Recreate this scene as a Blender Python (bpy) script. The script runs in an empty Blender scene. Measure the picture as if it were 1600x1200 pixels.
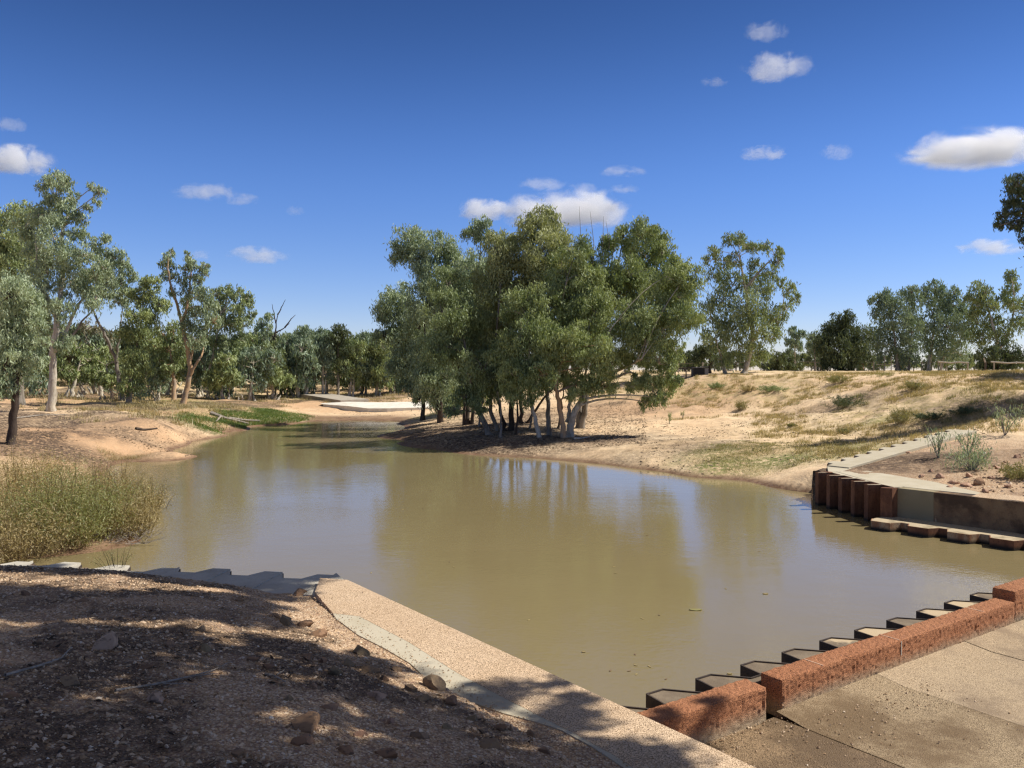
import bpy, math, random
import numpy as np
from mathutils import Vector
R = math.radians
scene = bpy.context.scene
COL = scene.collection
# ---------------------------------------------------------------- camera
F = 1294.0; CX, CY = 800.0, 600.0; HOR = 578.0; CAMZ = 4.0
PITCH = math.atan((CY - HOR) / F)
cam_d = bpy.data.cameras.new('camera'); cam = bpy.data.objects.new('camera', cam_d); COL.objects.link(cam)
cam_d.sensor_width = 36; cam_d.lens = F / 1600 * 36
cam_d.clip_start = 0.1; cam_d.clip_end = 30000
cam.location = (0, 0, CAMZ); cam.rotation_euler = (R(90) - PITCH, 0, 0)
scene.camera = cam
# ---------------------------------------------------------------- light
SUN_EL = R(49); SUN_AZ = math.atan2(0.985, 0.14)          # from +Y towards +X
SUN = Vector((math.cos(SUN_EL) * math.sin(SUN_AZ), math.cos(SUN_EL) * math.cos(SUN_AZ), math.sin(SUN_EL)))
world = bpy.data.worlds.new('World'); scene.world = world; world.use_nodes = True
wn = world.node_tree; bg = wn.nodes['Background']
sky = wn.nodes.new('ShaderNodeTexSky'); sky.sky_type = 'NISHITA'; sky.sun_disc = False
sky.sun_elevation = SUN_EL; sky.sun_rotation = SUN_AZ
sky.altitude = 300; sky.air_density = 1.0; sky.dust_density = 0.0; sky.ozone_density = 3.0
hs = wn.nodes.new('ShaderNodeHueSaturation'); hs.inputs['Saturation'].default_value = 1.22; hs.inputs['Value'].default_value = 1.0
wn.links.new(sky.outputs[0], hs.inputs['Color']); wb = wn.nodes.new('ShaderNodeMix'); wb.data_type = 'RGBA'; wb.blend_type = 'MULTIPLY'; wb.inputs[0].default_value = 1; wb.inputs[7].default_value = (.86, .86, 1.18, 1)
wn.links.new(hs.outputs[0], wb.inputs[6]); 
# the zenith of a dry inland sky is much deeper than its horizon
tcw = wn.nodes.new('ShaderNodeTexCoord'); szw = wn.nodes.new('ShaderNodeSeparateXYZ'); wn.links.new(tcw.outputs['Generated'], szw.inputs[0])
mrw = wn.nodes.new('ShaderNodeMapRange'); mrw.interpolation_type = 'SMOOTHSTEP'; wn.links.new(szw.outputs[2], mrw.inputs[0])
for i_, v_ in ((1, .19), (2, .45), (3, .86), (4, .50)): mrw.inputs[i_].default_value = v_
wz_ = wn.nodes.new('ShaderNodeVectorMath'); wz_.operation = 'SCALE'; wn.links.new(wb.outputs[2], wz_.inputs[0]); wn.links.new(mrw.outputs[0], wz_.inputs['Scale']); # unseen warm pale patch added overhead to fill the shade with light
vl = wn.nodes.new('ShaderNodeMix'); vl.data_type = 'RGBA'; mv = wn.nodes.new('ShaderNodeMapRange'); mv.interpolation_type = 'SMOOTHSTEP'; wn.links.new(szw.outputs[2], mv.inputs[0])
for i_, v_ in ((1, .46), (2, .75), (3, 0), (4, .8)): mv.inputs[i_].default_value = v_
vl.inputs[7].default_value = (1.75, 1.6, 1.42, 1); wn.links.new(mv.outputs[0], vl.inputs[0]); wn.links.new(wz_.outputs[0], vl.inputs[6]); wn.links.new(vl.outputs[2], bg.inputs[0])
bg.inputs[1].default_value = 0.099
sl = bpy.data.lights.new('sun', 'SUN'); sl.energy = 5.0; sl.angle = R(0.53); sl.color = (1, .94, .84)
so = bpy.data.objects.new('sun', sl); COL.objects.link(so); so.rotation_euler = SUN.to_track_quat('Z', 'Y').to_euler()
scene.view_settings.view_transform = 'Standard'; scene.view_settings.look = 'None'
scene.view_settings.exposure = 0.4; scene.view_settings.gamma = 1.0
cy = scene.cycles
cy.use_denoising = True; cy.denoiser = 'OPENIMAGEDENOISE'; cy.denoising_prefilter = 'FAST'; cy.pixel_filter_type = 'BLACKMAN_HARRIS'; cy.filter_width = 1.35
cy.max_bounces = 12; cy.diffuse_bounces = 4; cy.glossy_bounces = 3; cy.transmission_bounces = 4; cy.volume_bounces = 10
cy.transparent_max_bounces = 8

# ---------------------------------------------------------------- pixel <-> world (photo measured, 1600 x 1200)
def ray(px, py):
    a, b = (px - CX) / F, -(py - CY) / F
    return np.array([a, math.cos(PITCH) + b * math.sin(PITCH), b * math.cos(PITCH) - math.sin(PITCH)])
def Q(px, py, d):
    r = ray(px, py); return np.array([0, 0, CAMZ]) + r * (d / r[1])
def P(px, py, z):
    r = ray(px, py); return np.array([0, 0, CAMZ]) + r * ((z - CAMZ) / r[2])

# ---------------------------------------------------------------- noise
def _h(i, j, s):
    n = (i.astype(np.int64) * 374761393 + j.astype(np.int64) * 668265263 + s * 974634777) & 0x7fffffff
    n = ((n ^ (n >> 13)) * 1274126177) & 0x7fffffff
    return ((n ^ (n >> 16)) & 0xffff) / 65535.0
def vnoise(x, y, s=0):
    i, j = np.floor(x), np.floor(y); u, v = x - i, y - j
    u = u * u * (3 - 2 * u); v = v * v * (3 - 2 * v)
    return (_h(i, j, s) * (1 - u) + _h(i + 1, j, s) * u) * (1 - v) + (_h(i, j + 1, s) * (1 - u) + _h(i + 1, j + 1, s) * u) * v
def fbm(x, y, s=0, o=4, g=.5):
    t = 0; a = 1; w = 0
    for k in range(o):
        t = t + a * (vnoise(x * 2 ** k + 17.3 * k, y * 2 ** k - 9.1 * k, s + k) - .5); w += a; a *= g
    return t / w * 2
def sstep(a, b, x):
    t = np.clip((x - a) / (b - a), 0, 1); return t * t * (3 - 2 * t)

# ---------------------------------------------------------------- terrain
ctrl = []
def cp(lst):
    for px, py, z in lst: ctrl.append(P(px, py, z))
cp([(480,659,0),(430,664,0),(390,668,0),(340,676,0),(300,690,0),(270,703,0),(235,715,0),(200,722,0),(165,745,0),(180,790,0),(205,835,0),(208,853,0),(150,862,0),(100,868,0),(40,873,0),
    (535,657.5,0),(589,657.5,0),(620,662,0),(612,676,0),(600,685,0),(620,692,0),(680,703,0),(740,711,0),(830,716,0),(900,722,0),(960,728,0),(1040,738,0),(1120,748,0),(1200,760,0),(1290,772,0)])
cp([(300,800,-.8),(500,700,-.6),(500,850,-.8),(800,800,-.9),(1000,800,-.9),(1250,820,-.8),(700,740,-.5),(420,690,-.4),(330,740,-.5),(545,670,-.3),(590,663,-.25),(565,664,-.3),(600,670,-.2),(600,700,-.4),(260,760,-.4),(250,850,-.6),(1100,780,-.5),(900,750,-.5)])
cp([(1200,742,.2),(1100,733,.25),(1000,718,.28),(900,705,.3),(800,696,.35),(700,690,.25),(640,680,.2),
    (1200,700,.8),(1000,680,.6),(1300,690,.9),(1100,665,.9),(1000,655,1.0),(1200,655,1.3),(1350,660,1.5),(1100,640,1.4),(1200,635,1.7),(1350,630,2.2),(1500,630,2.5),(1600,640,2.4),
    (1100,611,2.45),(1100,598,2.95),(1250,600,3.05),(1400,600,3.2),(1550,600,3.3),(1060,590,3.25),(1100,586,3.6),(1250,586,3.58),(1400,586,3.62),(1600,586,3.66),
    (800,655,.8),(700,642,.8),(850,625,1.5),(950,612,2.0),(760,615,1.5),(640,650,.25),(560,650,.15),(640,638,.5),(500,650,.15),(560,625,.9),(450,648,.45),(560,612,1.3),
    (430,655,.35),(350,665,.35),(300,660,.8),(250,662,1.05),(200,690,.6),(130,705,.45),(60,708,.55),(100,665,1.0),(20,690,.9),(80,640,1.2),(200,635,1.3),(300,628,1.3),(400,618,1.2),(100,615,1.6),(250,610,1.6),(0,650,1.4),(240,705,.3)])
ctrl += [np.array(t, float) for t in [(-5,14.3,-.7),(-9,15,-.4),(0,12,-.9),(5,14,-.9),(8,18,-.9),(-16,16.5,.15),(-20,20,.25),(-20,28,.3),(-30,20,.7),(-35,35,1.2),(-40,60,1.5),(-13.5,22,.12),(-14,27,.12),
    (10.2,27.5,.5),(13,30.3,.95),(16.2,33.5,1.35),(20,36,1.7),(30,32,2.5),(40,40,3.3),(28,24,2.0),(50,60,3.6),(60,90,3.7),(0,110,3.2),(30,110,3.7),(-40,110,2.2),(-90,110,3.0),(90,110,3.7),(0,130,3.4),(-60,130,3.0),(60,130,3.8),(20,20,1.6),(30,10,2.0)]]
ctrl = np.array(ctrl)
_S = 10.0
def _k(r2): return np.where(r2 > 1e-12, .5 * r2 * np.log(np.maximum(r2, 1e-12)), 0)
_n = len(ctrl); _X = ctrl[:, :2] / _S
_K = _k(((_X[:, None] - _X[None]) ** 2).sum(-1)) + np.eye(_n) * 1e-3
_Pm = np.hstack([np.ones((_n, 1)), _X])
_w = np.linalg.solve(np.block([[_K, _Pm], [_Pm.T, np.zeros((3, 3))]]), np.concatenate([ctrl[:, 2], np.zeros(3)]))
def tps(x, y):
    out = np.empty(x.shape); xs, ys = x / _S, y / _S
    for a in range(0, len(xs), 20000):
        s = slice(a, a + 20000)
        k = _k((xs[s, None] - _X[:, 0]) ** 2 + (ys[s, None] - _X[:, 1]) ** 2)
        out[s] = k @ _w[:_n] + _w[_n] + _w[_n + 1] * xs[s] + _w[_n + 2] * ys[s]
    return out
# retaining lines (plan view)
L1P = P(543, 906, .9)[:2]; L1D = np.array([.6, -.8]); L1N = np.array([.8, .6])      # water / slab side of the cap beam
LPP = P(535, 900, .8)[:2]; LPD = np.array([-5.93, .99]) / math.hypot(5.93, .99); LPN = np.array([.165, .986])   # sheet piles behind the bank
LWP = np.array([2.91, 8.86]); U = np.array([.822, .570]); V = np.array([-.570, .822])          # block wall front line, water side
BB = np.array([9.87, 21.4]); BD = np.array([.64, -.77]) / math.hypot(.64, .77); BN = np.array([BD[1] * -1, BD[0]])   # far bank wall
LFT = np.array([9.42, 24.6]); RMP0 = np.array([9.95, 26.1]); RMP1 = np.array([16.7, 31.1])
def dline(x, y, p, n): return (x - p[0]) * n[0] + (y - p[1]) * n[1]
def height(x, y):
    x = np.asarray(x, float).ravel(); y = np.asarray(y, float).ravel()
    z = tps(x, y)
    rr = np.hypot(x, y); f = sstep(105, 150, rr)
    z = z * (1 - f) + 3.6 * f
    amp = np.where(x > 4, .15, .22) * sstep(.05, 1.2, z) * (1 - sstep(3.2, 3.6, z)) * sstep(5, 30, rr) + .03
    z = z + fbm(x / 3.2, y / 3.2, 5, 5) * amp * .9 
    rid = 1 - np.abs(fbm(x / 2.6, y / 4.2, 71, 4)) * 2.2
    z = z + fbm(x / .9, y / .9, 9, 4) * .09 * sstep(.0, .35, z) * sstep(14, 20, rr) - np.clip(rid - .45, 0, 1) * .30 * sstep(.7, 1.5, z) * (1 - sstep(3.3, 3.6, z)) * (x > 4) * (rr < 90)
    # C: embankment behind the far bank wall
    dC = dline(x, y, BB, BN)
    rd = (RMP1 - RMP0) / np.linalg.norm(RMP1 - RMP0); rn = np.array([rd[1], -rd[0]])
    ld = (LFT - BB) / np.linalg.norm(LFT - BB); ln = np.array([ld[1], -ld[0]])
    side = dline(x, y, BB, ln); rmp = dline(x, y, RMP0, rn)
    dW = dline(x, y, LWP, V)
    zC = .90 + .075 * np.clip(dC - 1.3, 0, 30) + fbm(x / 1.1, y / 1.1, 3, 4) * .12 * sstep(1.0, 2.5, dC) * sstep(.6, 1.6, rmp)
    al = (x - RMP0[0]) * rd[0] + (y - RMP0[1]) * rd[1]; zC = np.where(rmp < .95, np.minimum(zC, .94 + .084 * al), zC)
    z = np.where((rmp <= 0) & (rmp > -2) & (al > -.5) & (al < 9), np.minimum(z, .70 + .084 * al), z)
    inC = (dC > .05) & (side > .05) & (rmp > 0) & (dW > -.1) & (x < 40)
    wC = sstep(14, 22, dC)
    z = np.where(inC, zC * (1 - wC) + z * wC, z)
    # channel between the walls is water
    inW = (dC <= .05) & (dW > 0) & (dline(x, y, L1P, L1N) > -.1) & (x > 6) & (y < 26)
    z = np.where(inW, -1.0, z)
    # B: slab side
    dA = dline(x, y, L1P, L1N)
    inB = (dA > -.05) & (dW < -.05)
    z = np.where(inB, .262, z)
    # A: near gravel bank
    dP = dline(x, y, LPP, LPN)
    inA = (dA < -.2) & (dP < -.1)
    a1 = .28 * np.clip(-dA - 1.05, 0, 30); a2 = .185 * np.clip(-dP - .7, 0, 30)
    zA = .885 - .13 * sstep(-1.0, -.62, dP) + 1.6 * np.tanh(-np.log(np.exp(-4 * a1) + np.exp(-4 * a2)) / 4 / 1.6 + .04)
    k = sstep(.9, 2.2, -dA) * sstep(.3, 1.4, -dP)
    zA = zA + k * (fbm(x / .9, y / .9, 21, 5, .6) * .075 + .02) + fbm(x / .16, y / .16, 33, 3) * .012
    zA = np.where(dA > -1.14, np.minimum(zA, .889), zA); z = np.where(inA, zA, z)
    z = np.where((dA >= -.2) & (dA <= -.05) & (dP < 0) & (dW < 0) & ~inB, .5, z)
    return z
def gz(x, y): return float(height([x], [y])[0])
_ds = np.concatenate([np.arange(2, 40, .1), np.arange(40, 200, .4)])
def hit(px, py, dmin=2):
    r = ray(px, py); d = _ds[_ds >= dmin]; xs = r[0] / r[1] * d; zs = CAMZ + r[2] / r[1] * d
    h = height(xs, d); i = np.argmax(zs < h)
    if zs[i] >= h[i]: i = len(d) - 1
    return np.array([xs[i], d[i], h[i]])

# ---------------------------------------------------------------- mesh building
def set_mesh(me, Vt, faces, rnd=None, smooth=False):
    """faces: list of (n,k) int arrays"""
    Vt = np.asarray(Vt, np.float32); me.vertices.add(len(Vt)); me.vertices.foreach_set('co', Vt.ravel())
    nl = sum(f.size for f in faces); nf = sum(len(f) for f in faces)
    me.loops.add(nl); me.loops.foreach_set('vertex_index', np.concatenate([f.ravel() for f in faces]).astype(np.int32))
    me.polygons.add(nf)
    tot = np.concatenate([np.full(len(f), f.shape[1]) for f in faces]); st = np.concatenate([[0], np.cumsum(tot)[:-1]])
    me.polygons.foreach_set('loop_start', st.astype(np.int32))
    me.polygons.foreach_set('loop_total', tot.astype(np.int32))
    me.polygons.foreach_set('use_smooth', np.full(nf, bool(smooth)))
    me.update(calc_edges=True)
    if rnd is not None:
        at = me.attributes.new('rnd', 'FLOAT', 'FACE'); at.data.foreach_set('value', np.asarray(rnd, np.float32))
def mk(name, Vt, faces, mat, parent=None, rnd=None, smooth=False, loc=None):
    me = bpy.data.meshes.new(name); Vt = np.asarray(Vt, float)
    o = bpy.data.objects.new(name, me); COL.objects.link(o)
    if parent is not None:
        o.parent = parent; Vt = Vt - np.array(parent['_o'])
    elif loc is not None:
        Vt = Vt - np.array(loc); o.location = loc
    set_mesh(me, Vt, faces if isinstance(faces, list) else [faces], rnd, smooth)
    me.materials.append(mat); return o
def thing(name, loc, label, cat, group=None):
    o = bpy.data.objects.new(name, None); COL.objects.link(o); o.location = [float(v) for v in loc]; o['_o'] = [float(v) for v in loc]
    o.empty_display_size = .2
    return tag(o, label, cat, group)
def tag(o, label=None, cat=None, group=None, kind=None):
    if label: o['label'] = label
    if cat: o['category'] = cat
    if group: o['group'] = group
    if kind: o['kind'] = kind
    return o
class G:
    def __init__(s): s.v = []; s.f = {}; s.n = 0; s.r = {}
    def add(s, v, f, r=.5):
        v = np.asarray(v, float); f = np.asarray(f, int); k = f.shape[1]
        s.f.setdefault(k, []).append(f + s.n); s.r.setdefault(k, []).append(np.broadcast_to(r, (len(f),)))
        s.v.append(v); s.n += len(v)
    def tube(s, pts, rad, n=6, rg=None, r=.5, rough=0):
        pts = np.asarray(pts, float); rad = np.broadcast_to(rad, (len(pts),))
        t = np.gradient(pts, axis=0); t /= np.linalg.norm(t, axis=1)[:, None] + 1e-9
        a = np.array([1, 0, 0.]) if abs(t[0][0]) < .8 else np.array([0, 1, 0.])
        vs = []
        for i in range(len(pts)):
            u = np.cross(t[i], a); u /= np.linalg.norm(u) + 1e-9; w = np.cross(t[i], u); a = np.cross(u, t[i])
            an = np.arange(n) * 2 * math.pi / n
            k = 1 + (rg.uniform(-rough, rough, n) if rough else 0)
            vs.append(pts[i] + rad[i] * (k * np.cos(an))[:, None] * u + rad[i] * (k * np.sin(an))[:, None] * w)
        m = len(pts); i = np.arange(m - 1)[:, None] * n; j = np.arange(n)[None]; j2 = (j + 1) % n
        f = np.stack([i + j, i + j2, i + n + j2, i + n + j], -1).reshape(-1, 4)
        s.add(np.concatenate(vs), f, r)
        s.add(vs[-1], np.arange(n)[None], r)
    def box(s, c, u, v, w, r=.5):
        c, u, v, w = [np.asarray(q, float) for q in (c, u, v, w)]
        vt = [c + a * u + b * v + d * w for a in (-1, 1) for b in (-1, 1) for d in (-1, 1)]
        s.add(vt, [[0,1,3,2],[4,6,7,5],[0,4,5,1],[2,3,7,6],[0,2,6,4],[1,5,7,3]], r)
    def prism(s, poly, z0, z1, r=.5):
        poly = np.asarray(poly, float); n = len(poly)
        z0 = np.broadcast_to(z0, (n,)); z1 = np.broadcast_to(z1, (n,))
        s.add(np.column_stack([poly, z1]), np.arange(n)[None], r); s.add(np.column_stack([poly, z0]), np.arange(n)[::-1][None], r)
        i = np.arange(n); j = (i + 1) % n
        s.add(np.vstack([np.column_stack([poly, z0]), np.column_stack([poly, z1])]), np.stack([i, j, j + n, i + n], -1), r)
    def build(s, name, mat, parent=None, smooth=False, loc=None):
        ks = sorted(s.f); fs = [np.concatenate(s.f[k]) for k in ks]; rn = np.concatenate([np.concatenate(s.r[k]) for k in ks])
        return mk(name, np.concatenate(s.v), fs, mat, parent, rn, smooth, loc)
def bez(a, b, c, n):
    t = np.linspace(0, 1, n)[:, None]; return (1 - t) ** 2 * a + 2 * t * (1 - t) * b + t * t * c

# ---------------------------------------------------------------- materials
class NT:
    def __init__(s, name):
        s.m = bpy.data.materials.new(name); s.m.use_nodes = True; s.t = s.m.node_tree; s.t.nodes.clear()
        s.out = s.t.nodes.new('ShaderNodeOutputMaterial')
    def n(s, typ, **kw):
        o = s.t.nodes.new('ShaderNode' + typ)
        for k, v in kw.items():
            if k.startswith('i_'):
                key = k[2:].replace('_', ' ')
                o.inputs[int(key) if key.isdigit() else key].default_value = v
            else: setattr(o, k, v)
        return o
    def l(s, a, b): s.t.links.new(a, b)
    def noise(s, scale, detail=4, rough=.55, co=None, dist=0):
        o = s.n('TexNoise', i_Scale=scale, i_Detail=detail, i_Roughness=rough, i_Distortion=dist)
        if co is not None: s.l(co, o.inputs['Vector'])
        return o.outputs['Fac']
    def ramp(s, fac, stops):
        o = s.n('ValToRGB'); s.l(fac, o.inputs[0]); e = o.color_ramp.elements
        while len(e) < len(stops): e.new(.5)
        for i, (p, c) in enumerate(stops):
            e[i].position = p; e[i].color = (*c, 1) if len(c) == 3 else c
        return o.outputs[0]
    def mix(s, f, a, b, mode='MIX'):
        o = s.n('Mix', data_type='RGBA', blend_type=mode)
        for sock, v in ((o.inputs[0], f), (o.inputs[6], a), (o.inputs[7], b)):
            if isinstance(v, (int, float)): sock.default_value = v
            elif isinstance(v, tuple): sock.default_value = (*v, 1)
            else: s.l(v, sock)
        return o.outputs[2]
    def math(s, op, a, b=0, c=None, clamp=False):
        o = s.n('Math', operation=op, use_clamp=clamp)
        for sock, v in zip(o.inputs, (a, b, c)):
            if v is None: continue
            if isinstance(v, (int, float)): sock.default_value = v
            else: s.l(v, sock)
        return o.outputs[0]
    def sm(s, x, a, b):
        o = s.n('MapRange', interpolation_type='SMOOTHSTEP'); s.l(x, o.inputs[0]); o.inputs[1].default_value = a; o.inputs[2].default_value = b
        return o.outputs[0]
    def attr(s, name): return s.n('Attribute', attribute_name=name)
    def pos(s): return s.n('NewGeometry').outputs['Position']
    def bump(s, h, strength=.5, dist=.02, nrm=None):
        o = s.n('Bump', i_Strength=strength, i_Distance=dist); s.l(h, o.inputs['Height'])
        if nrm is not None: s.l(nrm, o.inputs['Normal'])
        return o.outputs[0]
    def bsdf(s, col, rough=.85, nrm=None, spec=.3, metal=0):
        o = s.n('BsdfPrincipled'); o.inputs['Specular IOR Level'].default_value = spec; o.inputs['Metallic'].default_value = metal
        for k, v in (('Base Color', col), ('Roughness', rough)):
            if isinstance(v, tuple): o.inputs[k].default_value = (*v, 1)
            elif isinstance(v, (int, float)): o.inputs[k].default_value = v
            else: s.l(v, o.inputs[k])
        if nrm is not None: s.l(nrm, o.inputs['Normal'])
        s.l(o.outputs[0], s.out.inputs[0]); return o

def mat_leaf(name, c0, c1, c2, tr=.24):
    t = NT(name); a = t.attr('rnd').outputs['Fac']
    col = t.ramp(a, [(0, c0), (.5, c1), (1, c2)])
    big = t.noise(.9, 2, .5, t.pos()); col = t.mix(t.sm(big, .35, .7), col, t.mix(.5, col, c2))
    d = t.n('BsdfDiffuse'); t.l(col, d.inputs[0]); tl = t.n('BsdfTranslucent'); t.l(t.mix(1.0, col, (1.0, 1.0, .55), 'MULTIPLY'), tl.inputs[0])
    g = t.n('BsdfGlossy', i_Roughness=.5); g.inputs[0].default_value = (.8, .85, .85, 1)
    m1 = t.n('MixShader'); m1.inputs[0].default_value = tr; t.l(d.outputs[0], m1.inputs[1]); t.l(tl.outputs[0], m1.inputs[2])
    m2 = t.n('MixShader'); m2.inputs[0].default_value = .04; t.l(m1.outputs[0], m2.inputs[1]); t.l(g.outputs[0], m2.inputs[2])
    t.l(m2.outputs[0], t.out.inputs[0]); return t.m
LEAF_YELLOW = mat_leaf('leaf_yellow_green', (0.150, 0.168, 0.065), (0.294, 0.328, 0.140), (0.507, 0.524, 0.254))
LEAF_GREY = mat_leaf('leaf_grey_green', (0.133, 0.178, 0.101), (0.272, 0.345, 0.205), (0.497, 0.569, 0.360))
LEAF_MID = mat_leaf('leaf_mid_green', (0.112, 0.154, 0.061), (0.242, 0.305, 0.122), (0.463, 0.515, 0.223))
LEAF_OLIVE = mat_leaf('leaf_olive', (0.122, 0.157, 0.065), (0.229, 0.290, 0.124), (0.424, 0.490, 0.234))
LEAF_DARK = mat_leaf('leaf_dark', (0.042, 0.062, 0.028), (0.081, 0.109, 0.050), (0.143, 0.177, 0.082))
LEAF_BLUE = mat_leaf('leaf_blue_green', (0.082, 0.124, 0.080), (0.180, 0.245, 0.157), (0.345, 0.426, 0.286))
LEAF_BROWN = mat_leaf('leaf_dry_brown', (.11, .10, .055), (.18, .165, .09), (.26, .23, .13))
REED = mat_leaf('dry_stem', (.20, .15, .06), (.34, .26, .11), (.48, .38, .18), .25)
REED_GREEN = mat_leaf('feathery_green', (.15, .17, .045), (.25, .27, .085), (.38, .35, .14), .35)
GRASS_DRY = mat_leaf('grass_dry', (.22, .17, .07), (.40, .32, .15), (.55, .45, .24), .3)
GRASS_GRN = mat_leaf('grass_green', (.14, .16, .045), (.24, .24, .08), (.40, .34, .15), .3)

def mat_bark(name, base, patch, dark, sc=1.0):
    t = NT(name); p = t.pos(); mp = t.n('Mapping'); t.l(p, mp.inputs[0]); mp.inputs['Scale'].default_value = (3 * sc, 3 * sc, .8 * sc)
    n1 = t.noise(1.6, 5, .6, mp.outputs[0]); n2 = t.noise(7, 4, .6, mp.outputs[0])
    c = t.mix(t.sm(n1, .45, .6), base, patch); c = t.mix(t.sm(n2, .6, .78), c, dark)
    t.bsdf(c, .8, t.bump(n2, .6, .03), .2); return t.m
BARK_WHITE = mat_bark('bark_white', (.52, .47, .38), (.36, .31, .24), (.13, .10, .075))
BARK_GREY = mat_bark('bark_grey', (.26, .23, .19), (.17, .145, .115), (.07, .055, .045))
BARK_TAN = mat_bark('bark_tan', (.46, .30, .17), (.33, .26, .19), (.14, .09, .06))
BARK_DARK = mat_bark('bark_dark', (.075, .055, .042), (.05, .037, .03), (.025, .02, .016))
DEADWOOD = mat_bark('deadwood_grey', (.33, .29, .24), (.22, .19, .155), (.08, .065, .05), 2)

def mat_ground():
    t = NT('ground_sand'); p = t.pos()
    cv = t.attr('cover'); sp = t.n('SeparateColor'); t.l(cv.outputs['Color'], sp.inputs[0]); litter_shade, grn, grav = sp.outputs
    cv2 = t.attr('cover2'); sp2 = t.n('SeparateColor'); t.l(cv2.outputs['Color'], sp2.inputs[0]); wet, red, dryg = sp2.outputs
    nb = t.noise(.35, 5, .6, p); nm = t.noise(2.2, 6, .65, p); nf = t.noise(14, 5, .7, p); nff = t.noise(60, 3, .6, p)
    sand = t.ramp(nb, [(.3, (.60, .42, .255)), (.5, (.70, .52, .33)), (.7, (.76, .60, .40))])
    sand = t.mix(red, sand, (.47, .27, .145))
    sand = t.mix(t.sm(nm, .5, .72), sand, (.42, .29, .18))
    sand = t.mix(t.math('MULTIPLY', t.sm(nf, .55, .7), .55), sand, (.27, .18, .11))
    sand = t.mix(t.math('MULTIPLY', t.sm(t.noise(26, 5, .75, p), .56, .66), .75), sand, (.17, .12, .08))
    sand = t.mix(t.math('MULTIPLY', t.sm(t.noise(.8, 6, .7, p), .54, .66), .5), sand, (.33, .235, .15))
    # dry grass cover
    gm = t.math('MULTIPLY', dryg, t.sm(nm, .36, .6)); gcol = t.mix(t.sm(nf, .3, .7), (.30, .23, .10), (.52, .41, .22))
    c = t.mix(gm, sand, gcol)
    gg = t.math('MULTIPLY', grn, t.sm(t.noise(5, 5, .7, p), .34, .55)); c = t.mix(gg, c, t.mix(t.sm(nf, .35, .65), (.10, .13, .03), (.21, .21, .07)))
    # leaf litter, bark and twigs; the dark colour also stands in for shade
    lm = t.math('MULTIPLY', litter_shade, t.sm(t.noise(6, 6, .75, p), .30, .55)); lm_ = lm; c = t.mix(lm, c, t.mix(t.sm(nff, .4, .65), (.045, .032, .025), (.16, .11, .075)))
    # gravel
    vo = t.n('TexVoronoi', feature='F1', i_Scale=42.0); t.l(p, vo.inputs['Vector'])
    vo2 = t.n('TexVoronoi', feature='F1', i_Scale=16.0); t.l(p, vo2.inputs['Vector'])
    sc = t.n('SeparateColor'); t.l(vo.outputs['Color'], sc.inputs[0]); peb = t.ramp(sc.outputs[0], [(0, (.31, .20, .115)), (.35, (.45, .315, .195)), (.75, (.58, .43, .275)), (1, (.72, .585, .42))])
    grc = t.mix(t.sm(vo.outputs['Distance'], .45, .75), peb, (.26, .16, .11))
    soil = t.mix(t.sm(nm, .45, .66), (.52, .34, .20), (.30, .185, .105)); grc = t.mix(t.sm(nf, .5, .66), grc, soil)
    grc = t.mix(t.math('MULTIPLY', t.sm(t.noise(1.1, 4, .6, p), .52, .66), .55), grc, (.17, .11, .08))
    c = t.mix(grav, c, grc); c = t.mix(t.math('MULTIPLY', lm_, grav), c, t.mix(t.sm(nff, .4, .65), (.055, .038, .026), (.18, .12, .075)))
    c = t.mix(wet, c, t.mix(t.sm(nm, .4, .6), (.15, .085, .05), (.22, .14, .085)))
    rg = t.math('SUBTRACT', .95, t.math('MULTIPLY', wet, .35))
    hgt = t.math('ADD', t.math('MULTIPLY', nf, .5), t.math('MULTIPLY', t.math('SUBTRACT', 1.0, vo.outputs['Distance']), t.math('MULTIPLY', grav, .8)))
    b1 = t.bump(nm, .7, .10); b2 = t.bump(hgt, .8, .022, b1)
    t.bsdf(c, rg, b2, .2); return t.m
GROUND = mat_ground()

def mat_conc(name, c0, c1, c2, speck=0, bump=.3, low=None, lz=(.3, .5), scale=1.0, rough=.9, stain=None):
    t = NT(name); p = t.pos(); n1 = t.noise(1.8 * scale, 6, .6, p); n2 = t.noise(40 * scale, 4, .7, p)
    c = t.mix(t.sm(n1, .35, .65), c0, c1); c = t.mix(t.math('MULTIPLY', t.sm(n2, .55, .68), .7), c, c2)
    h = n2
    if speck:
        vo = t.n('TexVoronoi', i_Scale=speck); t.l(p, vo.inputs['Vector']); sc = t.n('SeparateColor'); t.l(vo.outputs['Color'], sc.inputs[0])
        c = t.mix(.55, c, t.mix(t.sm(sc.outputs[0], .1, .9), tuple(v * .62 for v in c0), tuple(min(1, v * 1.35) for v in c1)))
        c = t.mix(t.sm(vo.outputs['Distance'], .5, .8), c, tuple(v * .6 for v in c2)); h = t.math('SUBTRACT', 1.0, vo.outputs['Distance'])
    if stain: c = t.mix(t.math('MULTIPLY', t.sm(t.noise(.9, 5, .65, p), stain[0], stain[1]), .85), c, stain[2])
    if low:
        s = t.n('SeparateXYZ'); t.l(p, s.inputs[0]); zz = t.math('ADD', s.outputs[2], t.math('MULTIPLY', t.noise(5, 4, .6, p), .12))
        c = t.mix(t.sm(zz, lz[1], lz[0]), c, low)
    t.bsdf(c, rough, t.bump(h, bump, .012), .25); return t.m
RED_BLOCK = mat_conc('red_aggregate', (.38, .155, .070), (.45, .205, .10), (.21, .082, .042), 110, .8, low=(.37, .28, .18), lz=(.36, .58))
CAP_OLD = mat_conc('pink_aggregate', (.55, .39, .245), (.64, .48, .325), (.36, .235, .135), 85, .7)
GROUT = mat_conc('smooth_grout', (.42, .37, .27), (.47, .42, .32), (.37, .32, .235), 0, .08)
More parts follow.
